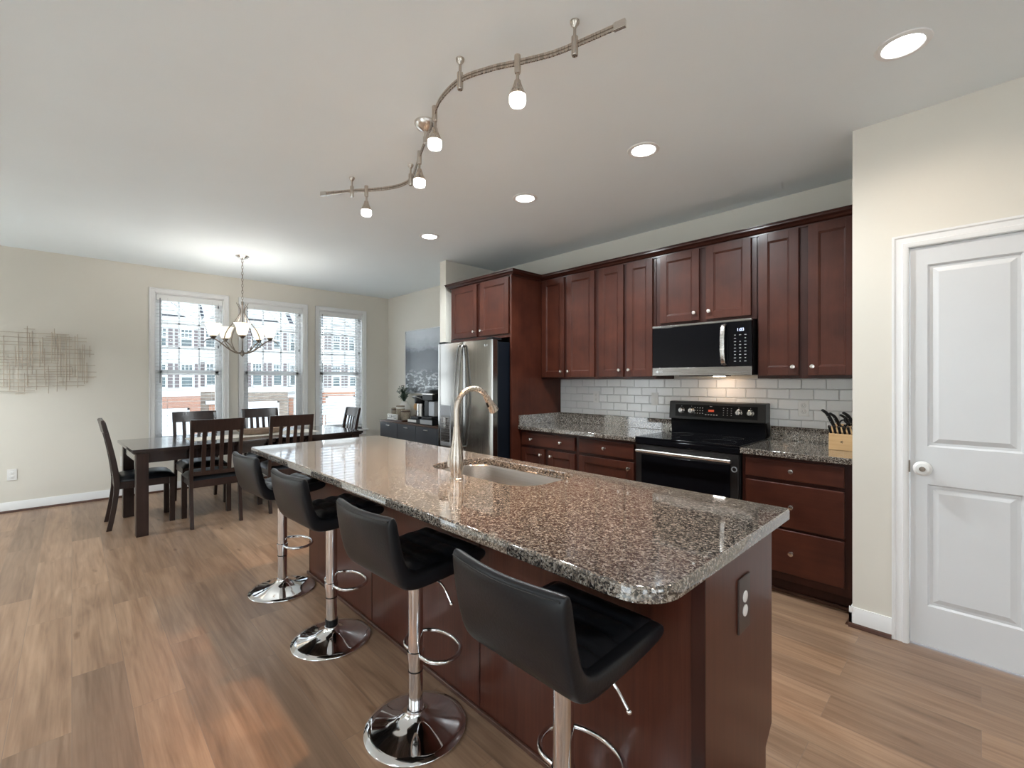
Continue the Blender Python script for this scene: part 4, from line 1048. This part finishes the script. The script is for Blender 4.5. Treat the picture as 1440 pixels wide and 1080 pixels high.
for (x, y) in ((-2.905, 1.437), (-2.254, 1.440), (-1.835, 1.258), (-1.312, 1.302)):
    hd = MB().lathe([(0, 2.678), (.0130, 2.678), (.0130, 2.612), (.011, 2.606), (.0065, 2.604), (.0065, 2.578), (.013, 2.575), (.015, 2.565), (.022, 2.545), (.033, 2.522), (.0355, 2.512), (.0, 2.516)], (x, y, 0), 24).build('lamp_head', 'nickel', tl)
    MB().lathe([(0, 2.515), (.0325, 2.515), (.034, 2.505), (.034, 2.488), (.030, 2.478), (0, 2.477)], (x, y, 0), 28).build('glass_shade', 'frost', hd)
    sl_ = bpy.data.lights.new('lamp_head_light', 'SPOT'); ob = bpy.data.objects.new('lamp_head_light', sl_); COL.objects.link(ob)
    sl_.energy = 58; sl_.color = (1, .63, .37); sl_.spot_size = math.radians(66); sl_.spot_blend = .9; sl_.shadow_soft_size = .03
    ob.parent = tl; ob.location = Vector((x, y, 2.472))-ORG[tl.name]

# ------------------------------------------------------------------ recessed lights
proto = None
spots = [(-.225, 2.461, 'round recessed ceiling light nearest the pantry door, largest in the row'), (-1.409, 2.462, 'round recessed ceiling light in front of the microwave, second from the pantry'),
         (-2.404, 2.466, 'round recessed ceiling light, third from the pantry, ahead of the left wall cabinets'), (-3.677, 2.46, 'smallest round recessed ceiling light, in front of the refrigerator'),
         (1.4, .2, 'added recessed fill light behind the viewer, near the pantry side'), (1.2, -1.6, 'added recessed fill light behind the viewer, near the back corner'),  # entries from here on are unseen lights added to brighten the room
         (-1.2, -1.7, 'added recessed fill light out of view, left of the viewer'), (-3.4, -1.7, 'added recessed fill light out of view, left of the dining area'),
         (-5.4, -1.9, 'added recessed fill light out of view, nearest the far left corner')]
for i, (x, y, lab) in enumerate(spots):
    t = thing('recessed_light', lab, 'ceiling light', (x, y, CZ), 'recessed ceiling lights')
    MB().lathe([(.068, 0), (.094, 0), (.092, -.004), (.072, -.007), (.068, -.004)], (x, y, CZ), 40, closed=True).build('trim_ring', 'trim', t)
    MB().lathe([(0, 0), (.069, 0), (.069, -.003), (0, -.004)], (x, y, CZ), 40).build('lens', 'lamp_lens', t)
    sl_ = bpy.data.lights.new('downlight', 'SPOT'); ob = bpy.data.objects.new('downlight', sl_); COL.objects.link(ob)
    sl_.energy = [8, 54, 58, 42, 50, 30, 30, 66, 125][i]; sl_.color = (1, .84, .68) if i == 0 else ((1, .90, .80) if i == 4 else (.88, .96, 1)); sl_.spot_size = math.radians([160, 170, 170, 160, 150, 150, 150, 150, 150][i]); sl_.spot_blend = .7; sl_.shadow_soft_size = .07
    ob.parent = t; ob.location = (0, 0, -.02)

# unseen pale rugs added to bounce daylight up into the room
for (a, b_, c, e, lab) in ((-1.5, 5.4, -3.2, -.95, 'large unseen ivory rug added behind the viewer to bounce daylight'), (-6.9, -5.0, -3.2, -1.1, 'unseen ivory rug added at the dining end of the left wall to bounce daylight')):
    o = MB().box(a, b_, c, e, 0, .012).build('bounce_rug', 'rug', bev=.004); tag(o, lab, 'rug', 'unseen rugs added to bounce daylight')

# ------------------------------------------------------------------ wall sculpture of rods
ws = thing('wall_sculpture', 'champagne metal wall sculpture of crossing thin rods on the far wall', 'wall art', (XW, -.5, 1.55))
rnd = random.Random(3)
xa = XW+.02
hz = [(1.86, -.95, -.02), (1.81, -1.2, .0), (1.79, -.22, .12), (1.76, -1.1, -.05), (1.73, -1.3, .0), (1.70, -.15, .16), (1.66, -1.1, .05), (1.64, -.9, -.05), (1.60, -1.25, .10), (1.575, -1.35, -.10), (1.545, -1.0, -.10),
      (1.51, -1.3, .0), (1.475, -1.1, .05), (1.455, -.2, .2), (1.425, -1.4, .0), (1.40, -.34, .2), (1.37, -1.3, -.12), (1.335, -1.2, -.05), (1.345, -.1, .13), (1.295, -1.0, -.18), (1.30, -.15, .10), (1.25, -.6, -.28), (1.83, -.20, .12), (1.655, .02, .18), (1.53, -.05, .19), (1.39, .05, .18), (1.90, -.36, -.28), (1.22, -.42, -.35)]
for z, y0, y1 in hz: MB().cyl((xa, y0, z), (xa, y1, z), .0028, n=8).build('rod', 'art_wood', ws)
vt = [-1.35, -1.28, -1.2, -1.12, -1.05, -.98, -.9, -.84, -.78, -.7, -.64, -.6]
for y in vt:
    c_ = rnd.uniform(1.45, 1.65); l_ = rnd.uniform(.12, .28); MB().cyl((xa+.006, y, c_-l_), (xa+.006, y, c_+l_), .0028, n=8).build('rod', 'art_wood', ws)
for y, z0, z1 in [(-.50, 1.30, 1.82), (-.46, 1.26, 1.55), (-.42, 1.50, 1.72), (-.40, 1.24, 1.84), (-.37, 1.48, 1.70), (-.335, 1.30, 1.93), (-.32, 1.50, 1.86), (-.30, 1.42, 1.88), (-.27, 1.26, 1.47), (-.245, 1.50, 1.78), (-.21, 1.38, 1.70), (-.18, 1.22, 1.52), (-.155, 1.55, 1.88), (-.135, 1.58, 1.92), (-.115, 1.24, 1.86), (-.09, 1.40, 1.84), (-.07, 1.30, 1.66), (-.045, 1.25, 1.86), (-.02, 1.36, 1.84), (.0, 1.42, 1.5), (.025, 1.40, 1.85), (.045, 1.28, 1.87), (.065, 1.44, 1.72), (.085, 1.36, 1.76), (.10, 1.32, 1.76), (.12, 1.33, 1.56), (.145, 1.62, 1.75), (-.20, 1.30, 1.45), (-.225, 1.55, 1.82), (-.355, 1.24, 1.44)]:
    MB().cyl((xa+.006, y, z0), (xa+.006, y, z1), .0028, n=8).build('rod', 'art_wood', ws)

# ------------------------------------------------------------------ sideboard and what stands on it
sbd = thing('sideboard', 'charcoal grey sideboard with drawers against the dining room wall', 'sideboard', (-5.45, 3.6, 0))
S0, S1, SYF, STZ = -6.46, -4.43, 3.42, .757
bx('body', 'sideboard', sbd, S0, S1, SYF+.02, YK-.02, .09, STZ-.025, .002)
bx('top', 'sideboard_top', sbd, S0-.01, S1+.01, SYF-.005, YK-.016, STZ-.025, STZ, .003)
for x in (S0+.05, S1-.05):
    for y in (SYF+.06, YK-.08): MB().box(x-.025, x+.025, y-.025, y+.025, 0, .09).build('leg', 'sideboard', sbd)
for i in range(4):
    w_ = (S1-S0)/4; xa_ = S0+i*w_
    fr_ = bx('drawer', 'sideboard', sbd, xa_+.004, xa_+w_-.004, SYF, SYF+.02, .42, STZ-.03, .002)
    bx('drawer_pull', 'steel', fr_, xa_+w_/2-.05, xa_+w_/2+.05, SYF-.014, SYF, STZ-.075, STZ-.062, .002)
    bx('door', 'sideboard', sbd, xa_+.004, xa_+w_-.004, SYF, SYF+.02, .10, .415, .002)
def spt(u, v, Y):    # point on plane y=Y seen at pixel (u,v): used once to place the small things on the sideboard
    x_ = (u-720.1)/639.15; F = (-.7183, .6957); R = (.6957, .7183); dx, dy = F[0]+x_*R[0], F[1]+x_*R[1]; t_ = Y/dy; return t_*dx
tz = STZ
def lbl(o, l, c, g=None): return tag(o, l, c, g)
xt = -6.2
lbl(MB().box(-6.36, -5.86, 3.45, 3.61, tz, tz+.018).build('wooden_tray', 'natural_wood', bev=.004), 'low wooden tray under the jars on the sideboard', 'tray').data.materials[0] = M['shoe']
sg = thing('letter_sign', 'small cream block sign with black lettering in front of the jars on the sideboard', 'sign', (-6.19, 3.475, tz+.018))
bx('block', 'ceramic', sg, -6.32, -6.045, 3.462, 3.488, tz+.018, tz+.098, .002)
text('lettering', 'COFFEE', .078, (-6.182, 3.461, tz+.058), (PI/2, 0, 0), 'ink', sg)
def jar(name, x, y, r, z0, h_, mat, label, cat, lid=None, group=None):
    t = thing(name, label, cat, (x, y, z0), group)
    MB().lathe([(0, 0), (r*.92, 0), (r, .01), (r, h_*.92), (r*.97, h_), (r*.9, h_), (r*.9, h_*.9), (0, h_*.88)], (x, y, z0), 24).build('body', mat, t)
    MB().lathe([(r*1.0, h_*.80), (r*1.02, h_*.80), (r*1.02, h_*.9), (r*1.0, h_*.9)], (x, y, z0), 24, closed=True).build('band', lid or mat, t); return t
jar('canister', -6.27, 3.575, .060, tz+.018, .165, 'kraft', 'short tan woven canister, left one behind the letter sign', 'canister', 'shoe', 'canisters on the sideboard tray')
jar('canister', -6.12, 3.575, .064, tz+.018, .205, 'kraft', 'taller tan woven canister, right one behind the letter sign', 'canister', 'ceramic', 'canisters on the sideboard tray')
t = jar('basket', -5.945, 3.56, .068, tz+.018, .15, 'kraft', 'round woven basket right of the letter sign', 'basket', 'shoe')
vs_ = thing('potted_plant', 'leafy green stems in a cream vase behind the canisters', 'plant', (-6.27, 3.735, tz))
MB().lathe([(0, 0), (.055, 0), (.085, .05), (.10, .13), (.09, .20), (.055, .25), (.045, .27), (.050, .28), (.042, .28), (.04, .25), (0, .24)], (-6.27, 3.735, tz), 28).build('vase', 'ceramic', vs_)
stm = MB(); lf = MB(); rnd = random.Random(5)
for i in range(38):
    a = rnd.uniform(0, 2*PI); sp = rnd.uniform(.02, .17); hh = rnd.uniform(.06, .25)
    top = Vector((-6.27+sp*math.cos(a), 3.735+sp*.38*math.sin(a)-.02, tz+.27+hh)); b0 = Vector((-6.27, 3.735, tz+.24))
    mid_ = (b0+top)/2+Vector((0, 0, .03)); stm.tube([b0, mid_, top], .0022, 5, sub=3)
    for k in range(7):
        t_ = .35+.65*k/6; p_ = b0.lerp(mid_, t_*2) if t_ < .5 else mid_.lerp(top, t_*2-1)
        d_ = Vector((rnd.uniform(-1, 1), rnd.uniform(-1, 1), rnd.uniform(-.1, .8))).normalized(); sd_ = d_.cross(Vector((0, 0, 1))).normalized(); L_ = rnd.uniform(.030, .046)
        up_ = d_.cross(sd_)*.002
        lf.raw([p_, p_+d_*L_*.5+sd_*L_*.32, p_+d_*L_, p_+d_*L_*.5-sd_*L_*.32, p_+d_*L_*.5+up_*2, p_+d_*L_*.5-up_*2], [(0, 1, 4), (1, 2, 4), (2, 3, 4), (3, 0, 4), (1, 0, 5), (2, 1, 5), (3, 2, 5), (0, 3, 5)])
stm.build('stem', 'green', vs_); lf.build('leaves', 'green', vs_, smooth=False)
dk = thing('grinder', 'small round brass and dark wood ornament between the basket and the coffee maker', 'ornament', (-5.86, 3.70, tz))
MB().lathe([(0, 0), (.04, 0), (.04, .015), (.012, .03), (.012, .16), (0, .16)], (-5.86, 3.70, tz), 20).build('stand', 'shoe', dk)
MB().lathe([(0, -.012), (.055, -.012), (.060, 0), (.055, .012), (0, .012)], (-5.86, 3.70, tz+.215), 28, (.3, -1, .1)).build('disc', 'natural_wood', dk)
# coffee makers
cm = thing('coffee_maker', 'black single-cup coffee maker with silver front, left of the two coffee machines', 'coffee maker', (-5.52, 3.62, tz+.06), 'coffee machines on the sideboard')
cx_ = -5.58; z0 = tz+.062
bx('base', 'black_plastic', cm, cx_-.10, cx_+.10, 3.48, 3.76, z0, z0+.035, .006)
bx('reservoir', 'black_plastic', cm, cx_-.095, cx_+.095, 3.63, 3.77, z0+.03, z0+.30, .02, seg=4)
MB().lathe([(0, .215), (.072, .215), (.078, .225), (.078, .30), (.068, .322), (.03, .330), (0, .330)], (cx_, 3.575, z0), 28).build('brew_head', 'black_plastic', cm)
MB().lathe([(.060, .035), (.066, .035), (.066, .21), (.060, .21)], (cx_, 3.60, z0), 28, closed=True).build('column_sleeve', 'steel', cm)
MB().tube([(cx_-.075, 3.57, z0+.27), (cx_-.08, 3.50, z0+.30), (cx_, 3.48, z0+.315), (cx_+.08, 3.50, z0+.30), (cx_+.075, 3.57, z0+.27)], .007, 8, sub=4).build('handle', 'silver', cm)
pd_ = thing('pod_drawer', 'black coffee pod drawer with white label under the left coffee maker', 'drawer box', (-5.6, 3.6, tz))
bx('body', 'black_plastic', pd_, -5.72, -5.39, 3.46, 3.79, tz, tz+.060, .004); bx('drawer_front', 'white_plastic', pd_, -5.715, -5.50, 3.455, 3.462, tz+.016, tz+.050, .001)
cm2 = thing('coffee_maker', 'larger black and silver coffee maker beside the refrigerator', 'coffee maker', (-5.2, 3.62, tz+.075), 'coffee machines on the sideboard')
cx_ = -5.24; z0 = tz+.077
bx('base', 'black_plastic', cm2, cx_-.12, cx_+.12, 3.46, 3.78, z0, z0+.035, .006)
bx('tower', 'black_plastic', cm2, cx_-.12, cx_-.02, 3.50, 3.78, z0+.03, z0+.34, .01)
bx('side_panel', 'silver', cm2, cx_-.015, cx_+.12, 3.50, 3.78, z0+.04, z0+.24, .006)
bx('brew_head', 'black_plastic', cm2, cx_-.125, cx_+.125, 3.47, 3.78, z0+.25, z0+.36, .012)
MB().lathe([(0, .36), (.10, .36), (.105, .375), (.10, .395), (.05, .405), (0, .405)], (cx_, 3.62, z0), 28).build('lid', 'black_plastic', cm2)
bx('chrome_band', 'steel', cm2, cx_-.126, cx_+.126, 3.469, 3.50, z0+.335, z0+.348, .001)
pd2 = thing('pod_drawer', 'silver-fronted coffee pod drawer under the larger coffee maker', 'drawer box', (-5.3, 3.6, tz))
bx('body', 'black_plastic', pd2, -5.375, -5.08, 3.445, 3.79, tz, tz+.076, .004); bx('drawer_front', 'silver', pd2, -5.37, -5.085, 3.438, 3.447, tz+.008, tz+.068, .003)
# poster
ps = thing('framed_poster', 'large black and white landscape print on the dining wall above the coffee station', 'picture', (-5.9, YK, 1.157))
PX0, PX1, PZ0, PZ1 = -6.40, -5.20, 1.157, 2.147
frm = MB(); t_ = .012
for (a, b_, c, e) in ((PX0, PX1, PZ0, PZ0+t_), (PX0, PX1, PZ1-t_, PZ1), (PX0, PX0+t_, PZ0, PZ1), (PX1-t_, PX1, PZ0, PZ1)): frm.box(a, b_, YK-.022, YK, c, e)
frm.build('frame', 'poster_frame', ps, bev=.001)
bx('print', 'poster', ps, PX0+t_, PX1-t_, YK-.012, YK-.002, PZ0+t_, PZ1-t_, 0)

# ------------------------------------------------------------------ knife block
kb = thing('knife_block', 'natural wood knife block with black-handled knives in the counter corner', 'knife block', (-.60, 3.5, .914))
KX0, KX1, KY0 = -.685, -.535, 3.50
MB().prism([(KY0, .914), (KY0+.005, 1.016), (KY0+.11, 1.075), (KY0+.20, 1.03), (KY0+.16, .914)], KX0, KX1, 'x').build('block', 'natural_wood', kb, bev=.003)
em = MB(); cx_, cz_ = (KX0+KX1)/2-.005, .968
for k in range(5):
    a = 2*PI*k/5+PI/2; em.box(-.0012, .0012, KY0-.0005, KY0+.002, 0, .009, Matrix.Translation((cx_, .002, cz_)) @ Matrix.Rotation(a, 4, 'Y'))
em.build('burned_mark', 'ink', kb)
for k in range(6):     # steak knife handles in the front row
    x = KX0+.012+k*.0245; p0 = Vector((x, KY0+.02, 1.012)); dd = Vector((-.10, -.45, .85)).normalized()
    hd = MB().tube([p0, p0+dd*.02, p0+dd*.06], [.008, .009, .010], 8, flat=(1, .8)).build('knife_handle', 'black_plastic', kb)
    MB().tube([p0+dd*.060, p0+dd*.0625], [.0085, .0085], 8).build('end_cap', 'steel', hd)
for (x, y, l, r2, bnd) in ((KX0+.022, KY0+.075, .155, .013, -.35), (KX0+.05, KY0+.09, .13, .012, -.2), (KX1-.022, KY0+.08, .14, .013, -.25), (KX1-.05, KY0+.11, .12, .011, -.25)):
    p0 = Vector((x, y, 1.045)); dd = Vector((-.28, -.42, .85)).normalized()
    hd = MB().tube([p0, p0+dd*l*.35, p0+dd*l*.75+Vector((0, 0, -.004)), p0+dd*l+Vector((-.01, -.012, -.012))], [.009, r2, r2*.95, r2*.8], 10, sub=3, flat=(.75, 1.1)).build('knife_handle', 'black_plastic', kb)
    for q in (.35, .6): MB().ball(p0+dd*l*q+Vector((-.005, -r2*.8, 0)), .003).build('rivet', 'steel', hd)
lp = MB()
for s in (-1, 1):
    c_ = Vector((KX0+.083+s*.012, KY0+.05, 1.095+s*.012)); lp.tube([c_+Vector((.019*math.cos(a), -.005, .022*math.sin(a))) for a in [2*PI*i/12 for i in range(12)]], .0045, 6, closed=True)
lp.tube([(KX0+.075, KY0+.06, 1.04), (KX0+.078, KY0+.055, 1.075)], .007, 8); lp.build('scissor_handle', 'black_plastic', kb)

# ------------------------------------------------------------------ outside: street and town houses
GZ = -3.15
struct(MB().box(-62, XW-3, -25, 45, GZ-.3, GZ).build('ground', 'asphalt'), 'grey asphalt street below the dining windows')
FX = -42.0
def house(y0, y1, gmat, win_hi, win_lo, garage, top, label, band=.35, eave=5.85, gab=None, fx=FX, stone_top=.50, hs=None, door=None):
    t = thing('townhouse', label, 'townhouse', (fx-5, (y0+y1)/2, GZ), 'townhouses across the street')
    bx('siding_wall', 'siding', t, fx-10, fx, y0, y1, stone_top, eave+.25, 0)
    bx('masonry_wall', gmat, t, fx-10, fx+.02, y0, y1, GZ, stone_top, 0)
    bx('band_trim', 'outside_white', t, fx, fx+.08, y0, y1, stone_top-.05, stone_top+band, 0)
    bx('eave_trim', 'outside_white', t, fx-.2, fx+.35, y0, y1, eave, eave+.28, 0)
    # roof rising away from the street
    rf = MB(); rf.raw([(fx+.4, y0, eave+.28), (fx+.4, y1, eave+.28), (fx-6, y1, eave+6), (fx-6, y0, eave+6), (fx-10.2, y0, eave+.28), (fx-10.2, y1, eave+.28)], [(0, 1, 2, 3), (3, 2, 5, 4), (0, 3, 4), (1, 5, 2), (0, 4, 5, 1)])
    rf.build('roof', 'shingle', t, smooth=False)
    if gab:
        for (ga, gb, gh) in gab:
            gc = (ga+gb)/2
            g = MB(); g.prism([(ga, eave+.25), (gb, eave+.25), (gc, eave+.25+gh)], fx-4, fx+.25, 'x'); g.build('gable', 'siding', t, smooth=False)
            rk = MB(); w_ = .28
            for (p_, q_) in (((ga-.25, eave+.12), (gc, eave+.25+gh+.08)), ((gb+.25, eave+.12), (gc, eave+.25+gh+.08))):
                d_ = Vector((q_[0]-p_[0], q_[1]-p_[1])); nn = Vector((-d_.y, d_.x)).normalized()*w_*(1 if d_.x > 0 else -1)
                rk.prism([p_, q_, (q_[0]-nn.x, q_[1]-nn.y), (p_[0]-nn.x, p_[1]-nn.y)], fx+.25, fx+.5, 'x')
            rk.build('rake_board', 'outside_white', t, smooth=False)
            gr = MB(); gr.raw([(fx+.5, ga-.3, eave+.1), (fx+.5, gc, eave+.3+gh+.1), (fx-5, gc, eave+.3+gh+.1), (fx-5, ga-.3, eave+.1), (fx+.5, gb+.3, eave+.1), (fx-5, gb+.3, eave+.1)], [(0, 1, 2, 3), (1, 4, 5, 2)])
            gr.build('gable_roof', 'shingle', t, smooth=False)
    def window(a, b_, z0, z1):
        f = MB(); e = .09
        f.box(fx, fx+.1, a-e, a+.04, z0-e, z1+e); f.box(fx, fx+.1, b_-.04, b_+e, z0-e, z1+e); f.box(fx, fx+.1, a, b_, z1-.04, z1+e); f.box(fx, fx+.1, a, b_, z0-e, z0+.05)
        zm = (z0+z1)/2; f.box(fx, fx+.09, a, b_, zm-.05, zm+.05)
        for k in (1, 2): f.box(fx+.02, fx+.06, a+(b_-a)*k/3-.02, a+(b_-a)*k/3+.02, zm, z1)
        f.box(fx+.02, fx+.06, a, b_, (zm+z1)/2-.02, (zm+z1)/2+.02)
        wf = f.build('window', 'outside_white', t, smooth=False); MB().box(fx, fx+.03, a, b_, z0, z1).build('pane', 'outside_glass', wf, smooth=False)
    for (a, b_) in win_hi[2]: window(a, b_, win_hi[0], win_hi[1])
    for (a, b_) in win_lo[2]: window(a, b_, win_lo[0], win_lo[1])
    for (a, b_) in (hs or []):
        for (z0, z1) in ((win_hi[0]-.05, win_hi[1]+.05), (win_lo[0]-.05, win_lo[1]+.05)):
            MB().box(fx, fx+.06, a, b_, z0, z1).build('shutter', 'shutter', t, smooth=False)
    if garage:
        a, b_, z1 = garage; g = MB(); n_ = 4
        gt = MB(); gt.box(fx+.02, fx+.1, a-.15, a, GZ, z1+.15); gt.box(fx+.02, fx+.1, b_, b_+.15, GZ, z1+.15); gt.box(fx+.02, fx+.1, a-.15, b_+.15, z1, z1+.15); gt.build('garage_trim', 'outside_white', t, smooth=False)
        for k in range(n_): g.box(fx+.02, fx+.07, a, b_, GZ+.05+(z1-GZ-.05)*k/n_+.02, GZ+.05+(z1-GZ-.05)*(k+1)/n_)
        g.build('garage_door', 'garage', t, smooth=False)
    if door:
        a, b_, z1 = door; bx('front_door', 'brick_orange', t, fx+.02, fx+.08, a, b_, GZ+.4, z1, 0)
        bx('door_trim', 'outside_white', t, fx+.02, fx+.3, a-.25, b_+.25, z1+.05, z1+.3, 0)
    return t
hi = (3.95, 5.25); lo = (.86, 2.60)
house(.2, 7.14, 'brick', (*hi, [(2.0, 2.75), (4.3, 5.03), (5.89, 6.62)]), (*lo, [(2.0, 2.75), (4.25, 5.0), (5.9, 6.65)]), (1.4, 6.28, -.86), 0, 'white townhouse with red brick base seen through the left window', gab=[(1.2, 6.65, 1.85)], hs=[(5.09, 5.40), (5.54, 5.82), (6.70, 6.98), (3.9, 4.18), (1.6, 1.88)], stone_top=.24)
house(7.15, 9.58, 'stone', (4.0, 5.45, [(7.56, 8.28)]), (1.0, 2.75, [(7.6, 8.35)]), None, 0, 'narrow set-back white townhouse with dark brick base between the left and middle windows', gab=[(7.5, 9.2, 1.1)], hs=[(7.22, 7.50), (8.45, 8.73)], stone_top=.55, fx=FX-.6, door=(7.8, 8.3, -.55), eave=6.0)
house(9.6, 13.5, 'stone', (4.05, 5.60, [(10.74, 11.44), (12.31, 13.0)]), (.95, 2.80, [(10.74, 11.44), (12.31, 13.0)]), (9.9, 12.62, -.52), 0, 'white townhouse with tan stone base seen through the middle window', gab=[(9.9, 12.9, 1.9)], hs=[(10.37, 10.64), (11.52, 11.78), (11.92, 12.2), (13.1, 13.4)], stone_top=.47, eave=6.05)
house(13.5, 16.58, 'siding', (4.05, 5.60, [(14.05, 14.5), (15.2, 15.9)]), (.95, 2.80, [(14.05, 14.5), (15.2, 15.9)]), None, 0, 'set-back grey-white townhouse with an orange front door beside the stone house', hs=[], stone_top=.45, fx=FX-1.2, door=(13.95, 14.35, -.17), eave=6.2)
house(16.6, 21.4, 'brick_orange', (4.25, 5.70, [(17.44, 18.12), (18.95, 19.65)]), (.80, 2.80, [(17.4, 18.12), (19.02, 19.72)]), (16.95, 19.4, -.24), 0, 'white townhouse with orange brick base seen through the right window', gab=[(16.95, 19.4, 1.4)], hs=[(17.02, 17.34), (18.22, 18.48), (18.58, 18.84), (16.65, 16.9)], stone_top=.38, eave=6.15)
house(21.4, 27, 'brick', (*hi, [(22.3, 23), (24, 24.7)]), (*lo, [(22.3, 23), (24, 24.7)]), (22, 25, -.5), 0, 'white townhouse with red brick base past the right window', hs=[], stone_top=.3)
mt = thing('utility_meter', 'small pale utility meter on a post outside the right window', 'utility meter', (FX+2, 15.85, GZ))
MB().cyl((FX+2, 15.85, GZ), (FX+2, 15.85, -1.5), .07).build('post', 'concrete', mt); MB().box(FX+1.9, FX+2.2, 15.62, 16.08, -1.6, -.7).build('box', 'silver', mt)
